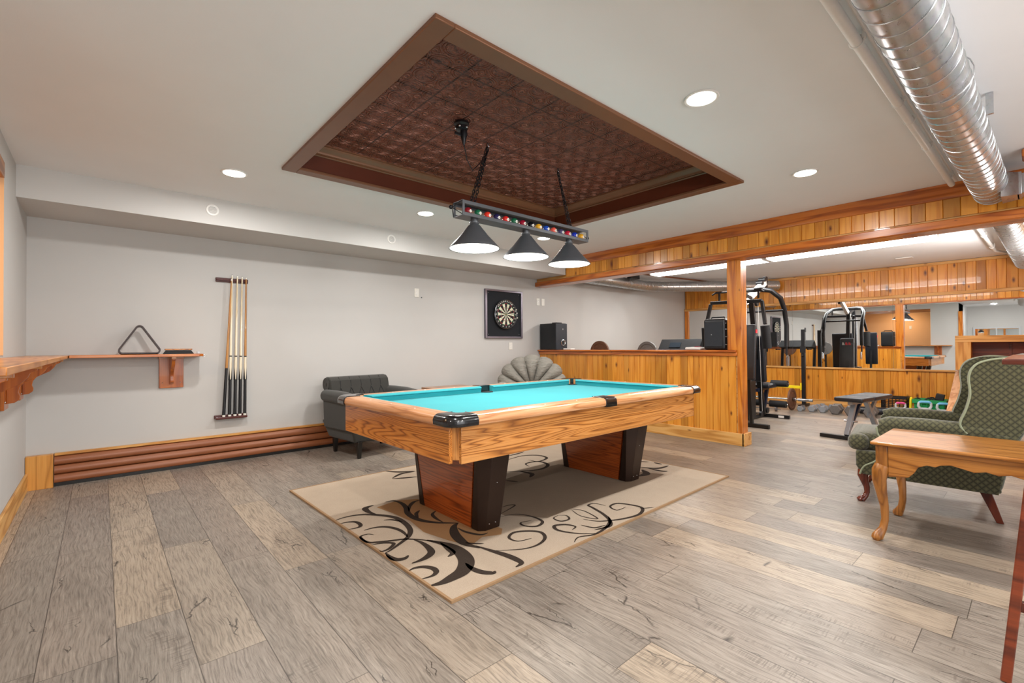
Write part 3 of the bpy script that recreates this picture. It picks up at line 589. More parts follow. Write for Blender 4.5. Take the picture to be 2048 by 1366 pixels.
S6 = [([(570, 412), (650, 385), (760, 362), (870, 352), (960, 355), (1080, 365), (1180, 385), (1250, 420), (1310, 470), (1335, 520), (1320, 570), (1280, 610), (1200, 670), (1130, 720), (1075, 750)], .03),
 ([(960, 258), (900, 275), (872, 295), (910, 328), (985, 352)], .035), ([(1060, 412), (1130, 405), (1200, 415), (1255, 430)], .016), ([(860, 515), (950, 490), (1060, 478), (1160, 490), (1240, 520), (1290, 560), (1305, 585)], .022),
 ([(620, 445), (700, 430), (780, 430), (825, 460), (800, 485), (695, 507)], .022), ([(960, 560), (900, 553), (825, 578), (860, 620), (920, 640), (1000, 635), (1130, 622), (1270, 605), (1400, 608), (1520, 620), (1650, 645)], .018),
 ([(1500, 615), (1650, 645), (1760, 680), (1840, 730), (1900, 800), (1905, 870), (1860, 940), (1760, 1000), (1660, 1050), (1550, 1080)], .07), ([(930, 665), (1000, 652), (1090, 642), (1165, 650), (1120, 700), (1050, 730), (1015, 722)], .018),
 ([(1080, 745), (1130, 790), (1200, 815), (1280, 800), (1315, 770)], .03), ([(1370, 610), (1450, 640), (1520, 690), (1550, 740), (1500, 790), (1430, 825), (1350, 852)], .034), ([(1640, 640), (1720, 700), (1770, 745), (1720, 785)], .03),
 ([(1320, 930), (1380, 900), (1480, 888), (1570, 905), (1600, 940), (1560, 980), (1455, 1012)], .026), ([(1900, 850), (1960, 900), (2060, 940), (2180, 950), (2200, 930)], .032),
 ([(1080, 225), (1160, 212), (1240, 235), (1290, 280), (1310, 340), (1380, 390), (1480, 420), (1600, 435), (1740, 440), (1830, 440)], .034), ([(1430, 205), (1370, 225), (1330, 265), (1320, 320)], .024), ([(1430, 310), (1395, 345), (1415, 390)], .022), ([(1605, 310), (1560, 350), (1600, 395), (1670, 432)], .02),
 ([(1820, 440), (1780, 480), (1790, 550), (1850, 620), (1920, 660), (2048, 695)], .05), ([(1820, 490), (1900, 530), (2048, 560), (2130, 540)], .02), ([(1900, 640), (1980, 650), (2090, 650)], .014)]
for p, wd in S6: stroke(rug, p, wd*1.25)
S1 = [([(870, 470), (940, 492), (1000, 510), (1050, 530), (1075, 548), (1050, 565)], .032), ([(960, 492), (1080, 485), (1150, 465), (1180, 435), (1160, 410), (1100, 405), (1040, 412), (1020, 435), (1060, 450), (1120, 437)], .018),
 ([(980, 342), (1050, 330), (1120, 340), (1168, 362), (1145, 383), (1090, 382), (1072, 368), (1120, 358)], .016), ([(980, 330), (1045, 292), (1020, 290), (985, 300)], .012), ([(1310, 455), (1330, 432), (1400, 420), (1450, 390), (1468, 360), (1440, 330), (1390, 300), (1372, 290), (1400, 282), (1450, 292)], .018),
 ([(1240, 335), (1218, 348), (1250, 361), (1287, 352), (1275, 336), (1240, 335)], .012), ([(1300, 400), (1315, 385), (1270, 376), (1222, 382), (1240, 402), (1330, 416), (1420, 415)], .018), ([(1350, 352), (1400, 360), (1450, 360), (1530, 350), (1600, 330), (1612, 302), (1560, 288), (1500, 282), (1470, 296), (1500, 312), (1540, 298)], .018),
 ([(1600, 305), (1665, 300)], .008), ([(1340, 378), (1400, 390), (1450, 378)], .012), ([(1300, 310), (1350, 314), (1415, 350), (1340, 338), (1298, 310)], .008), ([(1400, 400), (1470, 380), (1462, 340)], .02),
 ([(468, 138), (530, 142), (600, 138)], .03), ([(500, 170), (540, 150), (600, 140)], .024), ([(500, 172), (560, 168), (610, 163)], .024),
 ([(1005, 90), (1080, 70), (1150, 68), (1188, 80), (1150, 95), (1105, 88)], .022), ([(1110, 118), (1095, 105), (1150, 95), (1193, 110), (1160, 130), (1080, 138), (1000, 142)], .026), ([(1060, 138), (1120, 150), (1112, 166)], .034), ([(1005, 180), (1060, 186)], .02), ([(1010, 72), (1060, 60), (1085, 52)], .02),
 ([(1600, 95), (1642, 98)], .02), ([(1665, 100), (1700, 108)], .026), ([(1600, 120), (1680, 126), (1730, 114)], .03), ([(1640, 126), (1700, 138), (1725, 138)], .03), ([(1590, 162), (1632, 150), (1612, 132)], .05)]
for p, wd in S1: stroke(rug, p, wd*1.35, s=2.226, o=(560, 880))
tag(rug.build('area_rug', [RUG, RUGD, RUGB, RUGE, mk_rug('brown rug centre with table shadow', '#6e5c4d', '#93806c')], smooth=0), 'beige area rug with dark brown scrolls spread under the pool table', 'rug')
# ================================================================ POOL TABLE
pt = thing('pool_table', 'oak pool table with teal felt standing on the scroll rug', 'pool table', (2.59, 2.68, .0125), R(.24))
def P(mb, name, mat, par=None, **k): return mb.build(name, mat, par or pt, local=True, **k)
G = .0035
AX, AY, ZA0, ZA1 = 1.257, .711, .549-.0125, .737-G
for s in (-1, 1):
    P(B(-AX+.045, AX-.045, s*AY-(.022 if s > 0 else 0), s*AY+(0 if s > 0 else .022), ZA0, ZA1), 'side_apron', OAKX, bevel=.003)
    P(B(s*AX-(.022 if s > 0 else 0), s*AX+(0 if s > 0 else .022), -AY+.045, AY-.045, ZA0, ZA1), 'end_apron', OAKY, bevel=.003)
    for t in (-1, 1):
        c = MB(); x, y = s*(AX-.012), t*(AY-.012); c.prism([(x, y-t*.04), (x-s*.04, y), (x-s*.075, y), (x-s*.075, y-t*.06), (x, y-t*.075)], 'z', ZA0+.018, ZA1); P(c, 'corner_block', OAKZ, bevel=.002)
P(B(-AX+.1, AX-.1, -AY+.1, AY-.1, ZA0+.06, .735-G-.012), 'slate_bed', DKWOOD)
RX, RY, RT_ = 1.297, .751, .79-G
pf = [(0, .752-G), (.002, .77-G), (.008, .782-G), (.02, .789-G), (.115, .79-G), (.115, .735-G), (.02, .733-G), (.006, .738-G)]
for s in (-1, 1):
    for a0, a1 in ((-RX+.14, -.045), (.045, RX-.14)):
        c = MB(); c.loft([[(a, s*(RY-d), z) for d, z in pf] for a in (a0, a1)]); P(c, 'long_rail', RAILX)
    c = MB(); c.loft([[(s*(RX-d), a, z) for d, z in pf] for a in (-RY+.14, RY-.14)]); P(c, 'end_rail', RAILY)
cf = [(.113, .7895-G), (.125, .790-G), (.158, .783-G), (.164, .776-G), (.152, .768-G), (.145, .736-G), (.113, .736-G)]
for s in (-1, 1):
    for a0, a1 in ((-RX+.185, -.062), (.062, RX-.185)):
        c = MB(); sh = lambda d: max(0, d-.113)*1.0
        if a0 < 0: R0 = [[(a0+(d-.113)*.9-.02, s*(RY-d), z) for d, z in cf], [(a1-(d-.113)*.3+.008, s*(RY-d), z) for d, z in cf]]
        else: R0 = [[(a0+(d-.113)*.3-.008, s*(RY-d), z) for d, z in cf], [(a1-(d-.113)*.9+.02, s*(RY-d), z) for d, z in cf]]
        c.loft(R0); P(c, 'cushion', FELT)
    c = MB(); c.loft([[(s*(RX-d), sg*((RY-.185)-(d-.113)*.9+.02), z) for d, z in cf] for sg in (-1, 1)]); P(c, 'cushion', FELT)
P(B(-RX+.11, RX-.11, -RY+.11, RY-.11, .722-G, .735-G), 'felt_bed', FELT)
# corner pockets
for s in (-1, 1):
    for t in (-1, 1):
        def out(k, e=0.): # outline grows by e
            o = [(-.165, e), (-.075, e)]+[(-.075+(.075+e)*math.cos(R(a)), -.075+(.075+e)*math.sin(R(a))) for a in range(80, -1, -10)]+[(e, -.165)]
            q = [(-.118, -.165)]+[(-.150+.056*math.cos(R(a)), -.150+.056*math.sin(R(a))) for a in range(0, 91, 12)]+[(-.165, -.118)]
            return [(s*(RX+u), t*(RY+v)) for u, v in o+q]
        c = MB(); n = len(out(0)); c.loft([[(x, y, z) for x, y in out(0, e)] for z, e in ((.736-G, .001), (.741-G, .006), (.765-G, .008), (.783-G, .0), (.793-G, -.014), (.796-G, -.03))])
        P(c, 'corner_pocket', POCKET, bevel=.002)
        c = MB(); c.lathe([(.04, .72-G), (.064, .737-G), (.064, .740-G), (.0005, .7395-G)], 20, o=(s*(RX-.155), t*(RY-.155), 0)); P(c, 'pocket_liner', RUB)
    c = MB(); y1 = s*(RY+.003)
    pr2 = [(-.003, .745-G), (0, .772-G), (.006, .786-G), (.02, .793-G), (.118, .7945-G), (.118, .73-G), (-.003, .73-G)]
    c.loft([[(a, s*(RY-d), z) for d, z in pr2] for a in (-.060, .060)]); 
    P(c, 'side_pocket', POCKET, bevel=.002)
    c = MB(); c.lathe([(.05, .61-G), (.055, .737-G), (.055, .741-G), (.0005, .7405-G)], 20, o=(0, s*(RY-.15), 0)); P(c, 'pocket_liner', RUB)
# sights
for k in (-3, -2, -1, 1, 2, 3):
    for s in (-1, 1):
        c = MB(); c.lathe([(.0055, .7895-G), (.0045, .7908-G), (.0003, .791-G)], 10, o=(k*.29, s*(RY-.06), 0)); P(c, 'rail_sight', ALMOND)
for k in (-1, 0, 1):
    for s in (-1, 1):
        c = MB(); c.lathe([(.0055, .7895-G), (.0045, .7908-G), (.0003, .791-G)], 10, o=(s*(RX-.06), k*.29, 0)); P(c, 'rail_sight', ALMOND)
# pedestals
for s in (-1, 1):
    x0 = .786 if s > 0 else -.766
    p = bpy.data.objects.new('pedestal', None)
    # bottom outline / top outline
    def ped(zz):
        k = zz/.52; hy = .375+.085*k; hx = .078+.035*k; ch = .035+.03*k; ch2 = .03+.045*k
        return hx, hy, ch, ch2
    zb, zt = .0005, ZA0+.03
    rings = []
    for zz in (zb, zt):
        hx, hy, chx, chy = ped(zz)
        rings.append([(x0-hx, -hy+.09, zz), (x0-hx, hy-.09, zz), (x0+hx, hy-.09, zz), (x0+hx, -hy+.09, zz)])
    pd = P(MB().loft(rings), 'pedestal', PED)
    for t in (-1, 1):
        rr = []
        for zz in (zb, zt):
            hx, hy, chx, chy = ped(zz); y = lambda v: -.02+t*v
            e = .004
            rr.append([(x0-hx-e, y(hy-.093), zz), (x0-hx-e, y(hy-chy), zz), (x0-hx+chx, y(hy), zz), (x0+hx-chx*.3, y(hy), zz), (x0+hx+e, y(hy-chy), zz), (x0+hx+e, y(hy-.093), zz)])
        q = P(MB().loft(rr), 'metal_foot_cover', PLATEBR, pd, bevel=.002)
        for zz, dx in ((.04, -.02), (.04, .03), (.3, .01)):
            hx, hy, _, _ = ped(zz); P(MB().ball((x0+dx, -.02+t*hy, zz), .004, 8, 6), 'screw', CHROME, pd)
# ================================================================ BILLIARD LAMP
LY, LX0, LX1 = 2.73, 1.90, 3.27
bl = thing('billiard_lamp', 'three-shade black billiard lamp with pool balls hanging over the table', 'pendant lamp', (2.585, LY, 2.12))
BZ0, BZ1, BH = 2.076, 2.184, .055
c = MB()
for sy in (-1, 1):
    for (z0, z1) in ((BZ0, BZ0+.024), (BZ1-.024, BZ1)): c.box(LX0, LX1, LY+sy*BH-.004, LY+sy*BH+.004, z0, z1)
    for xx in (LX0, LX1-.018): c.box(xx, xx+.018, LY+sy*BH-.004, LY+sy*BH+.004, BZ0+.024, BZ1-.024)
c.build('side_frame', SHADE, bl, bevel=.001)
c = MB(); c.box(LX0, LX1, LY-BH+.004, LY+BH-.004, BZ0, BZ0+.005); c.build('bottom_tray', SHADE, bl)
c = MB(); c.box(LX0, LX1, LY-BH+.004, LY+BH-.004, BZ1-.005, BZ1); c.build('top_plate', SHADE, bl)
for s, xe in ((-1, LX0), (1, LX1)):
    c = MB()
    for yy in (-1, 1):
        for zz in (BZ0+.005, BZ1-.005): c.tube([(xe, LY+yy*BH, zz), (xe+s*.05, LY, 2.13)], .003, 6)
    c.build('end_bracket', BLK, bl); MB().ball((xe+s*.06, LY, 2.13), .014, 14, 10).build('finial', BLK, bl)
BC = ['#8c1f2a', '#1f6b4a', '#e23b2c', '#2c2a55', '#d22c28', '#1c6a48', '#9c1a34', '#111216', '#e3a82a', '#2450b8', '#e8604e', '#4a4468', '#c2203a', '#2038b4', '#e2a52a']
NUM = ['7', '6', '5', '4', '3', '14', '15', '8', '1', '2', '13', '12', '11', '10', '9']
WB = swatch('ivory number spot', '#efece2')
for i in range(15):
    xx = 1.97+i*(3.205-1.97)/14; bc = swatch('pool ball paint '+str(i), BC[i], .15)
    mb = MB(); mb.ball((xx, LY-.028, 2.119), .0285, 16, 12); b = mb.build('pool_ball', bc, bl)
    if NUM[i] in ('9', '10', '11', '12', '13', '14', '15'):
        MB().lathe([(.0285, -.011), (.0289, 0), (.0285, .011)], 20, o=(0, 0, 0), cap=False).build('stripe', bc, b)
    mb = MB(); ct = Vector((xx, LY-.028, 2.119)); dr = Vector((-.35, -.9, -.15)).normalized(); dr = Vector((.12, -.97, -.1)).normalized()
    s1 = dr.cross(Vector((0, 0, 1))).normalized(); s2 = s1.cross(dr)
    mb.loft([[ct+dr*.0262+(s1*math.cos(2*math.pi*k/16)+s2*math.sin(2*math.pi*k/16))*.0118 for k in range(16)], [ct+dr*.0287+(s1*math.cos(2*math.pi*k/16)+s2*math.sin(2*math.pi*k/16))*.0095 for k in range(16)]])
    mb.build('number_spot', WB, b)
    text_obj(NUM[i], .013, BLKP, b, face_mtx(ct+dr*.0292, s1 if s1.x > 0 else -s1, (0, 0, 1)), 'number')
    c = MB(); c.tube([(xx, LY-.028, 2.081), (xx, LY-.028, 2.092)], .016, 12); c.build('ball_seat', CHROME, bl)
for i, xx in enumerate((2.045, 2.56, 3.075)):
    # gentle bell: neck, cone, rolled rim
    c = MB(); c.lathe([(.028, 2.03), (.028, 2.008), (.036, 2.004), (.036, 1.996), (.031, 1.99), (.036, 1.982), (.046, 1.976), (.062, 1.955), (.105, 1.90), (0.1567, 1.845), (0.1839, 1.815), (0.1860, 1.809), (0.1797, 1.811), (0.1536, 1.842), (0.1045, 1.897), (.058, 1.950), (.03, 1.97)], 48, o=(xx, LY, .054), cap=False)
    sh = c.build('lamp_shade', SHADE, bl)
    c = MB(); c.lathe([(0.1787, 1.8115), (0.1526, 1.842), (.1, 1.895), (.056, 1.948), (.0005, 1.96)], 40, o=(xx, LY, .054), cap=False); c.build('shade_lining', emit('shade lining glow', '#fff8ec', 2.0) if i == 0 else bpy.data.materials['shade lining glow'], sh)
    c = MB(); c.lathe([(.014, 1.965), (.014, 1.94), (.028, 1.915), (.034, 1.885), (.026, 1.86), (.0005, 1.85)], 24, o=(xx, LY, .054)); c.build('bulb', LITSH, sh)
    area('billiard_bulb', (xx, LY, 1.882), .3, 7, (1, .96, .9))
def chain(p0, p1, name, par, n=30):
    p0, p1 = Vector(p0), Vector(p1); d = (p1-p0); L = d.length; d.normalize(); a = d.cross(Vector((0, 1, 0))).normalized(); b = d.cross(a); k = int(L/.028); mb = MB()
    for i in range(k):
        c0 = p0+d*(L*(i+.5)/k); s = a if i % 2 else b
        mb.tube([c0+d*.021*math.cos(2*math.pi*j/10)+s*.0105*math.sin(2*math.pi*j/10) for j in range(10)], .0028, 5, closed=True)
    return mb.build(name, BLK, par)
for (xb, xt) in ((2.0, 2.29), (3.12, 3.12)):
    pass
ZH = ZT-.012
for pb, ptp in (((2.01, LY, 2.188), (2.18, 2.735, ZH)), ((3.075, LY, 2.188), (2.945, 2.735, ZH))):
    chain(pb, ptp, 'chain', bl); chain((pb[0]+.035, pb[1], pb[2]), (ptp[0], ptp[1], ptp[2]-.03), 'chain', bl)
    c = MB(); c.tube([(ptp[0], ptp[1], ZT-.003), (ptp[0], ptp[1], ZT-.02), (ptp[0]+.01, ptp[1], ZT-.03), (ptp[0], ptp[1], ZT-.038)], .003, 8); c.build('ceiling_hook', CHROME, bl)
    c = MB(); c.lathe([(.014, 2.184), (.014, 2.192)], 12, o=(pb[0]+.015, LY, 0)); c.build('chain_mount', BLK, bl)
JB = (1.845, 2.60)
c = MB(); c.lathe([(.05, ZT-.003), (.052, ZT-.02), (.04, ZT-.03), (.04, ZT-.055), (.03, ZT-.06), (.0005, ZT-.06)], 24, o=(JB[0], JB[1], 0)); jb = c.build('socket_box', BLKP, bl)
for k in range(5):
    a = R(k*72); c = MB(); c.ball((JB[0]+.042*math.cos(a), JB[1]+.042*math.sin(a), ZT-.042), .009, 8, 6); c.build('socket_screw', CHROME, jb)
c = MB(); c.lathe([(.022, ZT-.06), (.026, ZT-.085), (.014, ZT-.13), (.006, ZT-.16)], 16, o=(JB[0]+.01, JB[1]-.01, 0)); c.box(JB[0]-.06, JB[0]+.03, JB[1]-.012, JB[1]+.0, ZT-.1, ZT-.085); c.build('cord_plug', BLKP, bl)
c = MB(); c.tube([(JB[0]+.01, JB[1]-.01, ZT-.15), (JB[0]+.05, JB[1]+.01, ZT-.24), (JB[0]+.12, JB[1]+.04, ZT-.29), (JB[0]+.2, JB[1]+.08, ZT-.22), (2.165, 2.73, ZT-.1), (2.18, 2.735, ZT-.05)], .0035, 8); c.tube([(2.18, 2.735, ZT-.05), (2.13, 2.735, 2.48), (2.06, 2.74, 2.3), (2.02, LY, 2.19)], .0035, 8); c.build('power_cord', BLKP, bl)
# ================================================================ WALL ITEMS (back wall)
# ledge and brackets
def bracket(par, xf, cleat=True):
    """plate on wall (y=0 plane), gusset sticking to -y"""
    c = MB(); c.xf = xf; c.box(-.095, .095, -.018, -.001, -.32, -.022); br = c.build('bracket', LEDGEZ, par, bevel=.003)
    pts = [(-.018, -.022), (-.225, -.022), (-.225, -.05), (-.2, -.062)]+[(-.19+.0*a, -.07) for a in ()]+[(-.19, -.085), (-.165, -.115), (-.13, -.135), (-.095, -.155), (-.075, -.185), (-.07, -.215), (-.078, -.24), (-.075, -.262), (-.055, -.28), (-.018, -.285)]
    c = MB(); c.xf = xf; c.prism(pts, 'x', -.014, .014); c.build('gusset', LEDGEZ, br, bevel=.003)
    c = MB(); c.xf = xf; c.box(-.098, .098, -.04, -.001, -.045, -.018); c.box(-.018, .018, -.24, -.03, -.042, -.018); c.build('cleat', LEDGEY, br, bevel=.002)
    for sx in (-.07, .07):
        c = MB(); c.xf = xf; c.ball((sx, -.019, -.27), .005, 8, 6); c.build('screw', CHROME, br)
sh = thing('wall_ledge', 'narrow orange wooden ledge on the back wall holding the ball triangle', 'shelf', (.15, YB, 1.09))
SZ = 1.096
c = MB(); c.prism([(-.195, YB-.001), (-.195, 5.25), (.70, 5.25), (.735, 5.28), (.735, YB-.001)], 'z', SZ-.02, SZ+.004); c.build('ledge_board', LEDGE, sh, bevel=.003)
bracket(sh, Matrix.Translation((.507, YB, SZ)))
c = MB(); c.tube([(.732, 5.30, SZ-.006), (.75, 5.30, SZ-.006)], .004, 8); c.tube([(.732, 5.34, SZ-.02), (.755, 5.34, SZ-.022), (.765, 5.34, SZ-.016)], .002, 6); c.build('cup_hook', CHROME, sh)
sh2 = thing('wall_ledge', 'wide orange wooden bar ledge on the left wall beneath the pass-through', 'shelf', (XL, 3.6, 1.09))
c = MB(); c.prism([(XL+.001, 1.95), (-.2, 1.95), (-.2, 5.25), (-.196, YB-.001), (XL+.001, YB-.001)], 'z', SZ-.022, SZ+.004); c.build('ledge_board', LEDGEY, sh2, bevel=.003)
for yy in (5.06, 4.28, 3.3, 2.3):
    bracket(sh2, Matrix.Translation((XL, yy, SZ)) @ Matrix.Rotation(R(90), 4, 'Z'))
# triangle rack leaning on wall
tr = MB(); zt = SZ+.005
def tri(rad, off):
    P3 = [(-.148, 0), (.148, 0), (0, .256)]; cx, cy = 0, .085; out = []
    ang = [(180+30, 270), (270, 360+30), (30, 150)]
    for (x, y), (a0, a1) in zip([(-.118, .030), (.118, .030), (0, .226)], ((150, 270), (270, 390), (30, 150))):
        out += [(x+(rad)*math.cos(R(a0+(a1-a0)*k/8)), y+(rad)*math.sin(R(a0+(a1-a0)*k/8))) for k in range(9)]
    return out
xf = Matrix.Translation((.265, 5.395, zt+.004)) @ Matrix.Rotation(R(-9), 4, 'X'); tr.xf = xf
o1, i1 = tri(.033, 0), tri(.021, 0)
rg = [[(x, yy, z) for x, z in o] for o, yy in ((o1, -.028), (o1, .028), (i1, .028), (i1, -.028))]
tr.loft(rg+[rg[0]], cap=False)
TRI = plain('dark brown triangle plastic', '#2b1512', .35)
tag(tr.build('triangle_rack', TRI, bevel=.002), 'dark plastic ball triangle standing on the wall ledge', 'ball rack')
br = thing('table_brush', 'small table brush with a wooden back and black bristles lying on the ledge', 'brush', (.545, 5.33, SZ+.0045))
c = MB(); c.loft([[(-.118, -.028, 0), (.118, -.028, 0), (.118, .028, 0), (-.118, .028, 0)], [(-.095, -.02, .034), (.095, -.02, .034), (.095, .02, .034), (-.095, .02, .034)]]); c.build('bristles', RUB, br, local=True)
c = MB(); c.box(-.105, .105, -.024, .024, .035, .048); c.build('brush_back', OAKT, br, local=True, bevel=.004, seg=3)
c = MB(); c.xf = Matrix.Translation((.70, 5.33, SZ+.004)); c.box(-.011, .011, -.011, .011, 0, .022); tag(c.build('chalk_cube', swatch('chalk paper', '#b8bec4'), bevel=.002), 'tiny cube of cue chalk at the end of the wall ledge', 'chalk')
# cue rack and cues
def rail(z0, z1, name, x0, x1, lower):
    c = MB(); c.box(x0, x1, YB-.02, YB-.001, z0-.0, z1); c.box(x0+.005, x1-.005, YB-(.07 if lower else .036), YB-.001, (z0 if lower else z0+.012), (z0+.022 if lower else z0+.03)); return c
cr_ = thing('cue_rack', 'dark mahogany two-bar cue rack screwed to the back wall', 'cue rack', (1.0, YB, .43))
rail(1.825, 1.868, '', .868, 1.16, False).build('top_rail', REDWOOD, cr_, bevel=.006, seg=3)
rail(.435, .475, '', .856, 1.148, True).build('bottom_rail', REDWOOD, cr_, bevel=.006, seg=3)
WCL = swatch('white ferrule', '#e6e3da'); ASH = wood('pale ash cue shaft', '#f0e6d0', '#e8dabc', '#cdb68c', 'z', 40, 2, 3, .3, .4); ASHD = wood('amber cue shaft', '#c08a48', '#b47a38', '#8f5a22', 'z', 40, 2, 3, .3, .4)
cl_lab = ['leftmost cue, amber shaft with a plain black butt leaning in the rack', 'second cue from the left, pale shaft with long black points', 'middle cue, pale shaft and black butt with a bright dot beside its right neighbour', 'second cue from the right, pale shaft with black pointed butt', 'rightmost cue in the rack, honey shaft with black pointed butt']
cl_lab[2] = 'middle one of the five cues in the dark wall rack'
bx = [.933, .985, 1.032, 1.077, 1.122]; tx = [1.003, 1.008, 1.055, 1.098, 1.135]
for i in range(5):
    zb = .458; zt2 = 1.86 if i == 0 else 1.905-i*.004; q = thing('pool_cue', cl_lab[i], 'pool cue', (bx[i], YB-.045, zb), 0, 'cues in the wall rack')
    p0, p1 = Vector((bx[i], YB-.045, zb)), Vector((tx[i], YB-.05, zt2)); at = lambda u: p0+(p1-p0)*u
    MB().tube([at(0), at(.012)], [.0145, .0148], 16).build('rubber_bumper', WCL, q)
    if i == 0:
        MB().tube([at(.012), at(.35)], [.0148, .0125], 16).build('butt', BLKP, q); MB().tube([at(.35), at(.985)], [.0125, .0062], 16).build('shaft', ASHD, q)
    else:
        MB().tube([at(.012), at(.26)], [.0148, .0132], 16).build('butt', BLKP, q); MB().tube([at(.26), at(.42)], [.0131, .0115], 16).build('forearm', ASH, q)
        for k in range(4):
            a = R(45+90*k); v = Vector((math.cos(a), math.sin(a), 0)); s1 = Vector((-math.sin(a), math.cos(a), 0)); c = MB()
            c.add([at(.255)+v*.0137+s1*.0085, at(.255)+v*.0137-s1*.0085, at(.345)+v*.0129], [(0, 1, 2)]); c.build('inlay_point', BLKP, q)
        MB().tube([at(.42), at(.428)], .0122, 16).build('joint_ring', BLKP, q); MB().tube([at(.428), at(.985)], [.0115, .0062], 16).build('shaft', ASHD if i == 4 else ASH, q)
    MB().tube([at(.985), at(.998)], .0062, 12).build('ferrule', WCL, q); MB().tube([at(.998), at(1.0)], .0058, 12).build('tip', BLKP, q)
# dartboard and frame
db = thing('dartboard_backboard', 'square black backboard in a dark silvery frame on the back wall', 'backboard', (4.68, YB, 1.28))
B(4.33, 5.035, YB-.02, YB-.001, 1.30, 1.995).build('panel', plain('black felt panel', '#0b1017', .85), db)
FR = plain('brushed dark silver frame', '#77727c', .3, .7)
for q in ((4.305, 4.34, 1.275, 2.02), (5.025, 5.06, 1.275, 2.02), (4.34, 5.025, 1.275, 1.305), (4.34, 5.025, 1.99, 2.02)): B(q[0], q[1], YB-.04, YB-.001, q[2], q[3]).build('frame_rail', FR, db, bevel=.004)
for q in ((4.37, 1.965), (4.99, 1.965), (4.37, 1.335), (4.99, 1.335)): MB().ball((q[0], YB-.021, q[1]), .006, 8, 6).build('screw', CHROME, db)
bd = thing('dartboard', 'round bristle dartboard with red, green and cream segments on the black backboard', 'dartboard', (4.69, YB-.021, 1.42), 0)
DC = (4.69, 1.645); yb = YB-.022
c = MB(); c.lathe([(.226, 0), (.2275, -.005), (.2275, -.036), (.222, -.038), (.0005, -.038)], 60, o=(DC[0], yb, DC[1]), ax='y'); c.build('board_disc', RUB, bd)
mats = [swatch('dart cream', '#dcd9c2', .8), swatch('dart black', '#141311', .8), swatch('dart red', '#b3202c', .8), swatch('dart green', '#1c8a4c', .8)]
c = MB(); yf = yb-.0385
def seg(r0, r1, k, m, off=-9):
    a = [R(k*18+off+j*6) for j in range(4)]
    vs = [(DC[0]+r*math.sin(t), yf, DC[1]+r*math.cos(t)) for r in (r0, r1) for t in a]; c.add(vs, [(j, j+1, j+5, j+4) for j in range(3)], m)
for k in range(20):
    dk = k % 2 == 0
    seg(.016, .099, k, 1 if dk else 0); seg(.099, .107, k, 2 if dk else 3); seg(.107, .162, k, 1 if dk else 0); seg(.162, .17, k, 2 if dk else 3); seg(.008, .016, k, 3); seg(.0005, .008, k, 2)
c.build('segment_face', mats, bd, smooth=0)
c = MB(); WIRE = CHROME
for r in (.016, .099, .107, .162, .17): c.tube([(DC[0]+r*math.sin(R(a)), yf-.001, DC[1]+r*math.cos(R(a))) for a in range(0, 360, 9)], .0008, 4, closed=True)
for k in range(20):
    a = R(k*18-9); c.tube([(DC[0]+.016*math.sin(a), yf-.001, DC[1]+.016*math.cos(a)), (DC[0]+.175*math.sin(a), yf-.001, DC[1]+.175*math.cos(a))], .0008, 4)
c.tube([(DC[0]+.222*math.sin(R(a)), yf-.002, DC[1]+.222*math.cos(R(a))) for a in range(0, 360, 8)], .0022, 6, closed=True)
c.build('spider_wire', WIRE, bd)
NM = [20, 1, 18, 4, 13, 6, 10, 15, 2, 17, 3, 19, 7, 16, 8, 11, 14, 9, 12, 5]
for k, nn in enumerate(NM):
    if k in (17, 18, 19, 0, 1): pass
    a = R(k*18); p = Vector((DC[0]+.193*math.sin(a), yf-.003, DC[1]+.193*math.cos(a)))
    if k in (0, 1, 19, 18): continue
    text_obj(str(nn), .03, WB, bd, face_mtx(p, (math.cos(a), 0, -math.sin(a)), (math.sin(a), 0, math.cos(a))), 'number')
for i, ch in enumerate('RAZORBACK'):
    a = R(-46+i*10.5); p = Vector((DC[0]+.198*math.sin(a), yf-.003, DC[1]+.198*math.cos(a)))
    text_obj(ch, .034, WB, bd, face_mtx(p, (math.cos(a), 0, -math.sin(a)), (math.sin(a), 0, math.cos(a))), 'lettering')
dartc = ['#c8b07a', '#b8b8bc', '#c03030']
dl = ['uppermost dart stuck in the right half of the dartboard', 'middle dart stuck in the dartboard, right of the bull', 'lowest dart stuck in the dartboard near its lower right edge']
for i, (dx, dz) in enumerate(((.085, .055), (.10, .0), (.105, -.07))):
    q = thing('dart', dl[i], 'dart', (DC[0]+dx, yf, DC[1]+dz), 0, 'darts in the dartboard'); b0 = Vector((DC[0]+dx, yf, DC[1]+dz)); dd = Vector((.12, -1, .1)).normalized()
    MB().tube([b0, b0+dd*.03], [.0006, .0022], 6).build('point', CHROME, q); MB().tube([b0+dd*.03, b0+dd*.075], .0035, 8).build('barrel', CHROME, q); MB().tube([b0+dd*.075, b0+dd*.11], .0018, 6).build('stem', BLKP, q)
    c = MB()
    for a in (0, 90): 
        v = Vector((math.cos(R(a)), 0, math.sin(R(a)))); c.add([b0+dd*.108, b0+dd*.118+v*.009, b0+dd*.138+v*.009, b0+dd*.138-v*.009, b0+dd*.118-v*.009], [(0, 1, 2, 3, 4)])
    c.build('flight', WB, q)
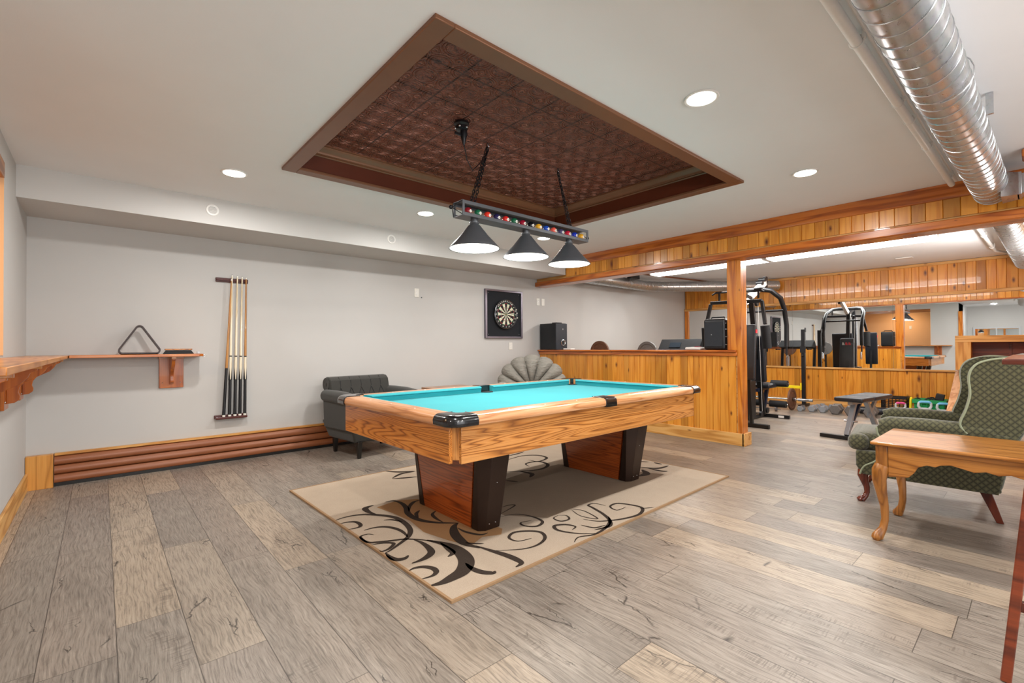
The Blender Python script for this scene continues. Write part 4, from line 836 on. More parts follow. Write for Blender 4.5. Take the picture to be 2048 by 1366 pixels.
# outlets / switch plates
def outlet(x, z, label, w=.07, h=.115, duplex=True, par=None):
    q = thing('wall_outlet' if duplex else 'blank_plate', label, 'outlet' if duplex else 'wall plate', (x, YB, z))
    B(x-w/2, x+w/2, YB-.006, YB-.0005, z-h/2, z+h/2).build('cover_plate', ALMOND, q, bevel=.002)
    if duplex:
        for s in (-1, 1):
            c = MB(); c.lathe([(.016, YB-.0085), (.0165, YB-.006)], 16, o=(x, 0, z+s*.02), ax='y'); rc_ = c.build('receptacle', WHITE, q)
            for sx in (-.006, .006): B(x+sx-.0012, x+sx+.0012, YB-.0095, YB-.0084, z+s*.02-.004, z+s*.02+.006).build('slot', BLKP, rc_)
outlet(3.166, 1.875, 'white wall outlet high on the back wall between cue rack and dartboard'); outlet(4.83, 1.155, 'white wall outlet directly below the dartboard'); outlet(5.44, 1.885, 'white outlet right of the dartboard, the left one of a pair'); outlet(5.555, 1.885, 'blank white wall plate right of the outlet beside the dartboard', duplex=False)
c = MB(); c.xf = Matrix.Translation((3.24, YB-.001, 1.815)); c.lathe([(.006, 0), (.005, -.012), (.0005, -.013)], 10, ax='y'); tag(c.build('wall_nail', BLK), 'tiny dark nail in the back wall just below the high outlet', 'nail')
sw = thing('light_switch', 'cream switch plate on the lit beige passage wall, seen in the mirror', 'switch', (-1.85, 3.2, 1.75))
B(-1.85, -1.843, 3.165, 3.235, 1.69, 1.81).build('cover_plate', ALMOND, sw, bevel=.002); B(-1.843, -1.836, 3.19, 3.21, 1.735, 1.765).build('toggle', WHITE, sw, bevel=.002)
# baseboard heater
ht = thing('baseboard_heater', 'long brown louvred heater cover along the foot of the back wall', 'heater', (1.6, YB, 0))
HF = 5.462
for k in range(3):
    z0 = .03+k*.075; c = MB(); pr_ = [(YB-.002, z0), (HF+.022, z0), (HF+.006, z0+.006), (HF, z0+.02), (HF+.003, z0+.045), (HF+.014, z0+.066), (HF+.03, z0+.074), (YB-.002, z0+.074)]
    c.prism(pr_, 'x', -.29, 5.42); c.build('louvre_panel', HEATM, ht)
B(-.29, 5.42, HF+.025, YB-.002, .0, .03).build('toe_recess', DKWOOD, ht)
B(-.29, 5.42, HF+.018, YB-.002, .257, .277).build('top_cap', PINEXL, ht, bevel=.002)
struct('trim_21', MB().box(XL-.145, XL+.018, 1.70, 1.80, 0, 2.2), PINEZ, bevel=.003)
fm = thing('framed_mirror', 'silver framed mirror on the rear wall, seen above the mantel in the gym mirror', 'mirror', (-3.2, .4, 1.3))
for q in ((.48, .53, 1.35, 1.72), (1.60, 1.65, 1.35, 1.72), (.53, 1.60, 1.35, 1.40), (.53, 1.60, 1.67, 1.72), (1.05, 1.08, 1.40, 1.67)): B(-3.2, -3.17, *q).build('frame_rail', GREYP, fm, bevel=.003)
B(-3.195, -3.188, .53, 1.60, 1.40, 1.67).build('mirror_glass', MIRROR, fm)
# ================================================================ FURNITURE
def scroll(c0, c1, r, mb, n=20):
    mb.tube([c0, c1], r, n)
# ---- charcoal tufted armchair
ac = thing('tufted_armchair', 'charcoal button-tufted armchair with scrolled back against the back wall', 'armchair', (2.27, 4.95, 0), R(6))
L = lambda mb, name, mat, par=None, **k: mb.build(name, mat, par or ac, local=True, **k)
W2 = .40
# side profile extruded body
c = MB(); c.loft([[(-W2+.05, -.26, .17), (W2-.05, -.26, .17), (W2-.05, .30, .17), (-W2+.05, .30, .17)], [(-W2-.005, -.30, .36), (W2+.005, -.30, .36), (W2+.005, .36, .36), (-W2-.005, .36, .36)]]); L(c, 'seat_base', CHAR, bevel=.02, seg=3)
L(MB().rbox((0, -.03, .40), (.60, .60, .13), .045, puff=.01), 'seat_cushion', CHAR)
for s in (-1, 1):
    a = MB(); a.loft([[(s*(W2-.11), -.28, .30), (s*(W2-.005), -.28, .28), (s*(W2-.005), .33, .28), (s*(W2-.11), .33, .30)], [(s*(W2-.10), -.27, .62), (s*(W2+.02), -.27, .60), (s*(W2+.02), .30, .60), (s*(W2-.10), .30, .62)]]); arm = L(a, 'arm', CHAR, bevel=.015)
    a = MB(); a.tube([(s*(W2-.02), -.30, .585), (s*(W2-.02), -.285, .605), (s*(W2-.02), -.1, .62), (s*(W2-.02), .1, .625), (s*(W2-.02), .30, .625)], [.05, .068, .07, .068, .065], 20); L(a, 'arm_roll', CHAR, arm)
    a = MB(); a.lathe([(.045, -.305), (.042, -.312), (.02, -.309), (.012, -.318), (.0005, -.32)], 20, o=(s*(W2-.02), 0, .59), ax='y'); L(a, 'scroll_button', CHAR, arm)
    for k in range(6): L(MB().ball((s*(W2-.085), -.2+k*.08, .60), .006, 8, 6), 'nail_head', CHROME, arm)
# back: curved profile
bp = [(.17, .40), (.195, .55), (.215, .66), (.225, .73), (.24, .785), (.28, .818), (.335, .825), (.385, .80), (.41, .75), (.405, .70), (.375, .665), (.335, .655), (.32, .60), (.315, .50), (.315, .30), (.21, .28)]
BW = .365
c = MB(); cols = [-BW, -.28, -.17, -.06, .06, .17, .28, BW]; c.loft([[(x, y, z) for y, z in bp] for x in cols]); bk = L(c, 'backrest', CHAR, bevel=.012, seg=3)
for i, x in enumerate((-.25, -.125, 0, .125, .25)):
    for z, y in ((.70, .221), (.56, .197)):
        xx = x+(.06 if z < .6 else 0)
        if abs(xx) < .31: L(MB().ball((xx, y, z), .0105, 10, 6, (1, .5, 1)), 'tuft_button', CHAR, bk)
        if z > .6:
            for dx in (-.062, .062):
                if abs(x+dx) < .32: c = MB(); c.tube([(x, y-.002, z), (x+dx*.5, y-.012, .63), (x+dx, .196, .565)], .0028, 6); L(c, 'tuft_seam', RUB, bk)
            c = MB(); c.tube([(x, y-.002, z), (x, .234, .775), (x, .28, .819)], .0028, 6); L(c, 'tuft_seam', RUB, bk)
for s in (-1, 1):
    c = MB(); c.lathe([(.076, s*BW), (.072, s*(BW+.008)), (.025, s*(BW+.004)), (.018, s*(BW+.01)), (.0005, s*(BW+.012))], 24, o=(0, .328, .742), ax='x'); L(c, 'scroll_end', CHAR, bk)
    for y, q in ((-.24, -1), (.27, 1)):
        c = MB(); c.loft([[(s*.29-r, y-r, z), (s*.29+r, y-r, z), (s*.29+r, y+r, z), (s*.29-r, y+r, z)] for z, r in ((.172, .026), (.0005, .016))]); L(c, 'leg', DKWOOD, bevel=.003)
# ---- small side table behind the pool table
st = thing('side_table', 'small brown wooden side table between the two armchairs, just over the table rail', 'side table', (3.45, 5.12, 0))
B(3.14, 3.76, 4.88, 5.36, .60, .625).build('tabletop', OAKT, st, bevel=.004); B(3.19, 3.71, 4.93, 5.31, .53, .60).build('table_apron', OAKT, st)
for x in (3.21, 3.69):
    for y in (4.95, 5.29): B(x-.02, x+.02, y-.02, y+.02, .0005, .54).build('leg', OAKTZ, st, bevel=.003)
# ---- taupe shell-back tub chair
tcx = thing('shell_armchair', 'taupe channel-backed shell armchair in the corner by the half wall', 'armchair', (4.50, 4.70, 0), R(-45))
L2 = lambda mb, name, mat, par=None, **k: mb.build(name, mat, par or tcx, local=True, **k)
# local: faces -y
L2(MB().rbox((0, 0, .20), (.86, .76, .36), .09), 'base', TAUPE); L2(MB().rbox((0, -.08, .43), (.56, .62, .18), .08, puff=.02), 'seat_cushion', TAUPE)
for s in (-1, 1): L2(MB().rbox((s*.40, -.04, .42), (.20, .78, .48), .09), 'arm', TAUPE)
c = MB(); ring = []
for zz, sc in ((.20, .95), (.45, .98), (.62, .92), (.76, .6)):
    ring.append([(.46*sc*math.cos(R(a)), .20+.20*sc*math.sin(R(a)), zz-(.10 if zz > .85 else 0)*abs(math.cos(R(a)))**2) for a in range(0, 181, 12)]+[(.40*sc*math.cos(R(a)), .20+.10*sc*math.sin(R(a)), zz-(.10 if zz > .85 else 0)*abs(math.cos(R(a)))**2) for a in range(180, -1, -12)])
c.loft(ring); L2(c, 'back_shell', TAUPE, bevel=.01)
n = 7; NS = 9
def shell(i0):
    """one padded channel of the fan shaped back"""
    c = MB(); A0, A1 = -84+168*i0/n, -84+168*(i0+1)/n; rings = []
    for k in range(NS+1):
        u = k/NS; a = R(A0+(A1-A0)*u); g = math.sin(math.pi*u)**.55; ring = []
        Rm = .47-.10*(1-math.cos(a*.9))**1.0+.035*g
        for v in range(15):
            t = v/14
            if t < .75: q = t/.75; rad = .10+(Rm-.10)*q; y = .04+.06*q*q-(.075*g)*math.sin(math.pi*min(q*1.02, 1))**.6-.03*q*(1-q)+.18*abs(math.sin(a))**2*(-1)*.35
            else: q = (t-.75)/.25; rad = Rm+.012*math.sin(math.pi*q)-.05*q*q; y = .10+.14*q+.18*abs(math.sin(a))**2*(-1)*.35
            ring.append((math.sin(a)*rad*1.12, y, .56+math.cos(a)*rad*.93))
        rings.append(ring)
    c.loft(rings, cap=False, close=False); return c
for i in range(n): L2(shell(i), 'back_channel', WRINK)
L2(MB().rbox((0, .02, .55), (.40, .10, .10), .045), 'lumbar_roll', TAUPE)
# ---- green wing chair (faces +y)
wc = thing('wing_chair', 'olive green scallop-patterned wing chair with mahogany cabriole legs', 'armchair', (4.56, .60, 0), R(8))
L3 = lambda mb, name, mat, par=None, **k: mb.build(name, mat, par or wc, local=True, **k)
WX = .36
# apron / base
c = MB(); c.prism([(.34, .20), (.37, .26), (.37, .37), (-.36, .37), (-.38, .19), (-.1, .20), (.2, .205)], 'x', -WX+.03, WX-.03); L3(c, 'seat_base', SCAL, bevel=.015, seg=3)
L3(MB().rbox((0, .06, .425), (2*WX-.16, .66, .13), .05, puff=.012), 'seat_cushion', SCAL)
L3(MB().rbox((0, .355, .425), (2*WX-.06, .13, .12), .05), 'cushion_front', SCAL)
for s in (-1, 1):
    xo = s*(WX); xi = s*(WX-.095)
    prof = [(-.36, .19), (-.39, .40), (-.42, .56), (.14, .585), (.215, .58), (.245, .55), (.23, .50), (.195, .45), (.20, .38), (.25, .31), (.31, .27), (.34, .21), (.2, .20)]
    c = MB(); c.prism([prof[0]]+smooth(prof[1:-1], 4)+[prof[-1]], 'x', min(xo, xi), max(xo, xi)); a = L3(c, 'arm', SCAL, bevel=.022, seg=4)
    c = MB(); c.tube([(s*(WX-.045), -.34, .575), (s*(WX-.045), 0, .585), (s*(WX-.045), .17, .58), (s*(WX-.045), .225, .565)], [.05, .052, .054, .045], 18); L3(c, 'arm_pad', SCAL, a)
    c = MB(); c.tube(smooth([(xo, .245, .555), (xo, .235, .50), (xo, .20, .455), (xo, .205, .38), (xo, .255, .31), (xo, .318, .265), (xo, .345, .205)]), .006, 8); L3(c, 'piping', PIPING, a)
    # wing
    wp = [(-.38, .50), (-.22, .56), (-.185, .62), (-.215, .72), (-.235, .82), (-.23, .92), (-.245, .985), (-.29, 1.03), (-.39, 1.055), (-.66, 1.035), (-.64, .98), (-.52, .70), (-.42, .50), (-.38, .42)]
    xo2, xi2 = s*(WX-.005), s*(WX-.075)
    c = MB(); c.prism(smooth(wp, 4, True), 'x', min(xo2, xi2), max(xo2, xi2)); wg = L3(c, 'wing', SCAL, bevel=.016, seg=3)
    c = MB(); c.tube([(s*(WX), y, z) for y, z in smooth([(-.222, .563), (-.188, .62), (-.218, .72), (-.238, .82), (-.233, .92), (-.248, .985), (-.292, 1.03), (-.39, 1.055), (-.50, 1.048), (-.64, 1.036)])], .0065, 8); L3(c, 'piping', PIPING, wg)
# back panel raked
c = MB(); c.loft([[(-WX+.03, y0, z), (WX-.03, y0, z), (WX-.03, y1, z), (-WX+.03, y1, z)] for z, y0, y1 in ((.20, -.38, -.30), (.45, -.43, -.30), (.75, -.55, -.42), (.98, -.65, -.52), (1.04, -.66, -.55))]); L3(c, 'back_frame', SCAL, bevel=.03, seg=4)
c = MB(); c.xf = Matrix.Translation((0, -.38, .70)) @ Matrix.Rotation(R(20), 4, 'X'); c.rbox((0, 0, 0), (2*WX-.16, .14, .68), .06, puff=.02); L3(c, 'back_cushion', SCAL)
c = MB(); c.tube([(-WX+.04, -.53, 1.04), (-.15, -.54, 1.05), (.15, -.54, 1.05), (WX-.04, -.53, 1.04)], .03, 14); L3(c, 'crest_roll', SCAL)
def cabriole(mb, x, y, ztop, dx, dy, sc=1.):
    n = Vector((dx, dy, 0)).normalized()
    pf_ = [(ztop, .0, .034), (ztop*.93, .012, .036), (ztop*.82, .018, .031), (ztop*.65, .008, .024), (ztop*.45, -.006, .0185), (ztop*.28, -.008, .016), (ztop*.16, .002, .017), (ztop*.09, .018, .021), (ztop*.045, .03, .025), (.012, .034, .023), (.0006, .032, .016)]
    mb.tube([Vector((x, y, z))+n*o*sc for z, o, r in pf_], [r*sc for z, o, r in pf_], 16)
for s in (-1, 1):
    c = MB(); cabriole(c, s*(WX-.06), .315, .23, s*.5, .8, 1.05); L3(c, 'leg', MAHO)
    c = MB(); c.loft([[(s*(WX-.06)-r, y-r, z), (s*(WX-.06)+r, y-r, z), (s*(WX-.06)+r, y+r, z), (s*(WX-.06)-r, y+r, z)] for z, y, r in ((.205, -.30, .030), (.0006, -.37, .017))]); L3(c, 'leg', MAHO, bevel=.003)
# ---- honey oak end table
et = thing('end_table', 'honey oak end table with scalloped apron and cabriole legs beside the wing chair', 'side table', (3.72, .22, 0), R(0))
L4 = lambda mb, name, mat, par=None, **k: mb.build(name, mat, par or et, local=True, **k)
# measured front-left leg (3.45,.63), front-right leg (3.98,.61)
x0, x1, y1, y0 = -.295, .305, .44, -.55
c = MB(); c.prism([(x0-.02, y0), (x1+.02, y0), (x1+.02, y1+.02), (x0-.02, y1+.02)], 'z', .558, .578); L4(c, 'tabletop', OAKT, bevel=.008, seg=4)
def apron_poly(a, b, zt_, seedx=0):
    Lg = b-a; m = (a+b)/2; H1 = .44
    pts = [(a, zt_), (b, zt_), (b, H1-.035)]
    q = [(.46, .002-.035), (.40, -.028), (.37, -.005), (.35, .02), (.31, .032), (.27, .03), (.245, .04), (.20, .045), (.15, .038), (.10, .03), (.05, .038), (0, .03)]
    rt = [(m+u*Lg*1.0, H1-.01+v*1.4) for u, v in q]; lf = [(2*m-x, z) for x, z in reversed(rt)]
    return [pts[0], pts[1], (b, H1-.06)]+rt+lf[1:]+[(a, H1-.06)]
c = MB(); c.prism(apron_poly(y0+.04, y1-.06, .557), 'x', x0+.006, x0+.026); L4(c, 'side_apron', OAKT, bevel=.002)
c = MB(); c.prism(apron_poly(y0+.04, y1-.06, .557), 'x', x1-.026, x1-.006); L4(c, 'side_apron', OAKT, bevel=.002)
c = MB(); c.prism(apron_poly(x0+.06, x1-.06, .557), 'y', y1-.026, y1-.006); L4(c, 'end_apron', OAKT, bevel=.002)
c = MB(); c.prism(apron_poly(x0+.06, x1-.06, .557), 'y', y0+.006, y0+.026); L4(c, 'end_apron', OAKT, bevel=.002)
for x, sx in ((x0+.03, -1), (x1-.03, 1)):
    for y, sy in ((y1-.03, 1), (y0+.03, -1)):
        c = MB(); c.box(x-.028, x+.028, y-.028, y+.028, .43, .557); lg = L4(c, 'leg', OAKTZ, bevel=.003)
        c = MB(); cabriole(c, x, y, .435, sx*.6, sy*.6, 1.15); L4(c, 'cabriole_foot', OAKTZ, lg)
# ---- cherry red tall table at the right frame edge
tb = thing('tall_table', 'cherry red tall bar table with splayed legs at the right edge of the view', 'table', (2.62, -.20, 0), R(0))
L5 = lambda mb, name, mat, par=None, **k: mb.build(name, mat, par or tb, local=True, **k)
L5(B(-.47, .36, -.33, .286, 1.082, 1.10), 'tabletop', MAHOR, bevel=.003)
L5(B(-.24, .28, -.27, .21, 1.0, 1.082), 'table_frame', MAHO, bevel=.003)
for x in (-.285, .33):
    for y in (.235, -.28):
        c = MB(); c.sq((x*.80, y*.86, .99), (x*1.08, y*1.26, .0005), .028, .028); L5(c, 'leg', MAHOR, bevel=.004)
for z in (.30, .55):
    c = MB(); k = .80+.28*(1-z); k2 = .86+.4*(1-z)
    for y in (.235, -.28): pass
    c.sq((-.285*k, .235*k2, z), (.33*k, .235*k2, z), .02, .035); L5(c, 'rung', MAHO, bevel=.003)
    c = MB(); c.sq((-.285*k, -.28*k2, z-.04), (-.285*k, .235*k2, z-.04), .02, .035); L5(c, 'rung', MAHO, bevel=.003)
# ================================================================ ITEMS ON THE HALF WALL CAP
CZ = 1.0925
sb = thing('subwoofer', 'black subwoofer box with a round port standing on the far end of the half wall', 'speaker', (5.56, 5.30, CZ))
B(5.45, 5.70, 5.135, 5.485, CZ, CZ+.425).build('cabinet', BLKP, sb, bevel=.004); B(5.445, 5.705, 5.118, 5.135, CZ, CZ+.42).build('front_baffle', plain('dark baffle', '#1d222b', .45), sb, bevel=.003)
c = MB(); c.lathe([(.052, 5.117), (.054, 5.112), (.046, 5.109), (.036, 5.118), (.0005, 5.125)], 28, o=(5.61, 0, CZ+.11), ax='y'); c.build('port_ring', CHROME, sb)
c = MB(); c.lathe([(.036, 5.116), (.0005, 5.1165)], 24, o=(5.61, 0, CZ+.11), ax='y'); c.build('port_hole', RUB, sb)
B(5.60, 5.608, 5.115, 5.118, CZ+.32, CZ+.34).build('badge', WHITE, sb)
tag(B(5.50, 5.62, 5.15, 5.26, CZ+.4255, CZ+.44).build('media_box', BLKP, bevel=.003), 'thin black media box lying on top of the subwoofer', 'electronics')
tag(B(5.50, 5.60, 4.86, 5.02, CZ, CZ+.022).build('router', WHITE, bevel=.006, seg=3), 'flat white box on the cap beside the subwoofer', 'electronics')
ps = thing('portable_speaker', 'large black portable speaker on the cap beside the post', 'speaker', (5.56, 2.58, CZ))
c = MB(); c.rbox((5.575, 2.575, CZ+.185), (.23, .26, .37), .03); c.build('cabinet', BLKP, ps)
B(5.452, 5.462, 2.47, 2.685, CZ+.04, CZ+.33).build('grille', plain('speaker grille', '#20242b', .6, bump=.8, nscale=250), ps, bevel=.006)
for z in (.06, .15, .24, .31):
    c = MB(); c.box(5.48, 5.66, 2.437, 2.448, CZ+z, CZ+z+.008); c.build('side_rib', CHROME if z != .24 else GREYP, ps)
c = MB(); c.tube([(5.575, 2.49, CZ+.36), (5.575, 2.50, CZ+.392), (5.575, 2.65, CZ+.392), (5.575, 2.66, CZ+.36)], .009, 10); c.build('carry_handle', BLKP, ps)
MB().ball((5.450, 2.60, CZ+.18), .004, 8, 6).build('status_lamp', WHITE, ps)
# plates on a storage rack just behind the half wall
pk = thing('plate_rack', 'low black weight plate rack standing behind the half wall', 'weight rack', (5.98, 4.3, 0))
for y in (3.83, 4.70): B(5.95, 5.99, y-.02, y+.02, .0005, 1.02).build('upright', BLK, pk); B(5.85, 6.25, y-.025, y+.025, .0005, .04).build('foot', BLK, pk)
B(5.955, 5.985, 3.83, 4.70, .5, .54).build('crossbar', BLK, pk)
for y in (3.83, 4.70):
    MB().tube([(5.93, y, 1.04), (6.16, y, 1.05)], .014, 12).build('peg', CHROME, pk)
for i, (y, r, z) in enumerate(((4.70, .185, 1.045), (3.83, .165, 1.045))):
    q = thing('weight_plate', ['rusty brown weight plate showing over the cap nearer the subwoofer', 'dark grey weight plate showing over the middle of the cap'][i], 'weight plate', (6.05, y, z-r), 0, 'plates on the rack behind the half wall')
    c = MB(); c.lathe([(.0142, 6.00), (.04, 5.998), (.045, 6.006), (r*.72, 6.008), (r*.78, 5.998), (r-.004, 5.998), (r, 6.004), (r, 6.03), (r-.004, 6.036), (.0142, 6.034)], 44, o=(0, y, z), ax='x', cap=False); q1 = c.build('plate_disc', [IRONB, IRON][i], q)
# ================================================================ GYM
# treadmill behind the half wall
tm = thing('treadmill', 'black treadmill whose console shows over the half wall left of the speaker', 'treadmill', (7.9, 4.05, 0))
B(7.2, 8.7, 3.66, 4.44, .03, .16).build('deck', BLK, tm, bevel=.01); B(7.3, 8.5, 3.80, 4.30, .16, .166).build('belt', RUB, tm)
for y in (3.69, 4.41): MB().sq((7.5, y, .05), (7.36, y, 1.10), .04, .06).build('upright', BLKP, tm, bevel=.005)
c = MB(); c.prism([(7.24, 1.04), (7.62, 1.09), (7.46, 1.255), (7.40, 1.255)], 'y', 3.68, 4.42); c.build('console', RUB, tm, bevel=.01)
for y in (3.69, 4.38): B(7.60, 7.85, y, y+.03, 1.02, 1.05).build('handrail', BLKP, tm)
c = MB(); c.xf = Matrix.Translation((7.318, 4.12, 1.155)) @ Matrix.Rotation(R(36.5), 4, 'Y'); c.box(-.006, .004, -.10, .10, -.05, .05); c.build('display', plain('console display', '#2a333c', .2), tm)
tg = thing('hand_towel', 'folded pale and red cloth lying on the cap left of the black speaker', 'towel', (5.56, 2.86, CZ))
c = MB(); c.rbox((5.56, 2.86, CZ+.017), (.14, .20, .032), .014, puff=.004); c.build('towel_cloth', mk_fabric('pale towel', '#d8d2cc', '#f0ece8'), tg); c = MB(); c.rbox((5.55, 2.82, CZ+.039), (.08, .05, .010), .004); c.build('towel_stripe', swatch('towel red', '#8e2636', .9), tg)
# ---- home gym
HG = thing('home_gym', 'black multi-station home gym with butterfly arms, padded seat and weight stack', 'gym machine', (7.5, 2.95, 0))
YC = 2.98
def H(mb, name, mat, par=None, **k): return mb.build(name, mat, par or HG, **k)
H(MB().sq((6.84, YC, .035), (8.0, YC, .035), .07, .05), 'base_rail', BLK, bevel=.004)
H(B(6.81, 6.87, 2.47, 3.45, .001, .055), 'rear_foot', BLK, bevel=.004); H(B(7.95, 8.01, 2.59, 3.37, .001, .055), 'front_foot', BLK, bevel=.004)
B(7.948, 7.95, 2.66, 2.74, .012, .045).build('foot_label', WHITE, HG)
H(MB().sq((7.86, YC-.05, .05), (7.52, YC-.02, 1.86), .06, .07), 'front_upright', BLK, bevel=.004)
H(MB().sq((6.92, YC, .05), (6.98, YC, 2.05), .06, .07), 'rear_upright', BLK, bevel=.004)
H(MB().sq((6.98, YC, 1.98), (7.52, YC-.02, 1.86), .05, .05), 'top_rail', BLK, bevel=.004)
H(MB().sq((7.35, YC, 1.80), (8.12, YC, 2.17), .06, .10), 'boom', WHITEP, bevel=.004)
for x, z in ((8.02, 2.20), (7.92, 2.14)): H(MB().tube([(x, YC-.05, z), (x, YC+.05, z)], .035, 18), 'pulley', BLKP)
H(MB().sq((8.14, YC, 2.26), (8.14, YC, 2.05), .08, .05), 'boom_cap', BLK)
# press arch (two arms and cross tie)
for s in (-1, 1):
    y = YC+s*.36; ap = [(7.40, YC, 1.98), (7.46, YC+s*.18, 1.985), (7.56, YC+s*.29, 1.965), (7.74, y, 1.86), (7.90, y, 1.70), (7.99, y, 1.45), (7.98, y, 1.12)]
    arm = H(MB().tube(ap, .035, 12), 'press_arm', BLK); H(MB().tube([(7.98, y, 1.12), (7.98, y, .98)], .014, 10), 'handle_stem', BLK, arm)
    c = MB(); c.tube([(8.02, y, .98), (8.07, y, .97), (8.07, y, .83), (8.0, y, .82), (7.99, y, .95)], .012, 8, closed=True); H(c, 'handle', CHROME, arm)
H(MB().tube([(7.86, YC-.36, 1.68), (7.86, YC+.36, 1.68)], .018, 12), 'cross_tie', BLK)
# butterfly arms
H(MB().sq((7.33, YC-.25, 1.80), (7.33, YC+.52, 1.82), .05, .05), 'butterfly_bar', BLK, bevel=.004)
for s, yy in ((-1, YC-.25), (1, YC+.52)):
    q = H(MB().sq((7.33, yy, 1.80), (7.28, yy+s*.06, 1.45), .045, .045), 'butterfly_arm', BLK, bevel=.004)
    H(MB().tube([(7.27, yy+s*.06, 1.43), (7.31, yy+s*.07, 1.10)], .062, 22), 'foam_roll', RUB, q)
H(MB().sq((7.33, YC, 1.85), (7.33, YC, 1.98), .04, .04), 'bar_mount', BLK); 
lb = H(MB().tube([(7.28, YC-.30, 1.93), (7.28, YC-.25, 1.96), (7.28, YC+.42, 1.97), (7.28, YC+.47, 1.94)], .014, 10), 'lat_bar', BLK)
for y in (YC-.22, YC+.36): H(B(7.25, 7.31, y-.05, y+.05, 1.96, 1.985), 'bar_hook', BLKP, lb); H(B(7.27, 7.29, y-.012, y+.012, 1.84, 1.97), 'hook_stem', BLKP, lb)
# weight stack with shroud
H(B(7.04, 7.30, YC-.16, YC+.16, .06, .62), 'weight_stack', BLK, bevel=.003)
for y in (-.09, .09): H(MB().tube([(7.17, YC+y, .06), (7.17, YC+y, 1.80)], .012, 10), 'guide_rod', CHROME)
H(MB().tube([(7.17, YC, .62), (7.17, YC, 1.82)], .003, 6), 'cable', WHITEP); H(MB().tube([(7.62, YC-.13, .08), (7.50, YC-.13, 1.75)], .003, 6), 'cable', WHITEP)
c = MB(); c.xf = Matrix.Translation((7.40, YC+.13, .98)) @ Matrix.Rotation(R(5), 4, 'Y'); c.rbox((0, 0, 0), (.06, .40, .86), .02); H(c, 'stack_shroud', VINYL)
c = MB(); c.xf = Matrix.Translation((7.80-.10, YC-.02, .93)) @ Matrix.Rotation(R(-7), 4, 'Y'); c.rbox((0, 0, 0), (.07, .27, .72), .03); bkp = H(c, 'backrest', VINYL)
RED = swatch('logo red', '#c22432')
xf_ = Matrix.Translation((7.80-.10, YC-.02, .93)) @ Matrix.Rotation(R(-7), 4, 'Y')
for k in range(3):
    y0 = -.085+k*.06; cc = MB(); cc.xf = xf_; cc.prism([(y0, .20), (y0+.05, .20), (y0+.05, .26), (y0+.02, .26)], 'x', .0352, .0365); H(cc, 'logo_mark', RED if k < 2 else GREYP, bkp)
c = MB(); c.xf = Matrix.Translation((6.70, 2.70, 1.05)) @ Matrix.Rotation(R(4), 4, 'Y'); c.rbox((0, 0, 0), (.055, .24, .76), .022); b2 = H(c, 'press_backrest', VINYL)
cc = MB(); cc.prism([(2.60, 1.30), (2.67, 1.30), (2.67, 1.37), (2.60, 1.37)], 'x', 6.675, 6.678)
H(MB().sq((6.84, 2.70, .05), (6.72, 2.70, 1.0), .04, .04), 'backrest_post', BLK)
cc = MB(); cc.box(6.69, 6.75, 2.576, 2.579, 1.31, 1.36); H(cc, 'logo_patch', RED, b2)
H(MB().rbox((7.98, YC-.02, .50), (.34, .30, .07), .03), 'seat', VINYL); H(MB().sq((7.70, YC-.02, .44), (8.13, YC-.02, .46), .05, .05), 'seat_rail', NAVY)
H(MB().sq((8.12, YC-.02, .46), (7.96, YC-.02, .12), .05, .05), 'leg_lever', NAVY); H(MB().sq((7.86, YC-.02, .44), (7.86, YC-.02, .1), .04, .04), 'seat_post', BLK)
for x, z in ((8.13, .53), (8.06, .21)):
    H(MB().tube([(x, YC-.34, z), (x, YC+.30, z)], .014, 10), 'roller_bar', CHROME)
    for s in (-1, 1): H(MB().tube([(x, YC-.02+s*.06, z), (x, YC-.02+s*.30, z)], .052, 20), 'foam_roller', RUB)
for x, y, z in ((7.60, YC-.12, .09), (7.0, YC-.12, .10), (7.48, YC-.12, 1.78), (7.95, YC-.08, .11)): H(MB().tube([(x, y-.015, z), (x, y+.015, z)], .045, 20), 'pulley', BLKP)
# ---- squat stand with yellow crossbar
sq = thing('squat_stand', 'black squat stand uprights joined by a yellow crossbar near the mirror', 'exercise rack', (9.7, 3.4, 0))
for y in (2.93, 3.95):
    u = MB().sq((9.78, y, .03), (9.78, y, 1.43), .06, .06).build('upright', BLK, sq, bevel=.004); B(9.75, 9.81, y-.04, y-.03, 1.38, 1.46).build('bar_catch', BLKP, u)
    B(9.742, 9.748, y-.045, y+.045, 1.0, 1.12).build('adjuster_plate', BLKP, u); MB().ball((9.72, y, .95), .02, 10, 8).build('pull_knob', BLKP, u)
    B(9.55, 10.0, y-.03, y+.03, .0006, .05).build('foot', BLK, sq)
c = MB(); c.sq((9.72, 2.97, .36), (9.72, 3.92, .38), .04, .05); c.build('crossbar', YEL, sq, bevel=.003)
for y in (2.96, 3.93): B(9.70, 9.745, y-.008, y+.008, .31, .44).build('end_bracket', YEL, sq)
for z, r in ((.72+.13, .05), (.83+.13, .05)): pass
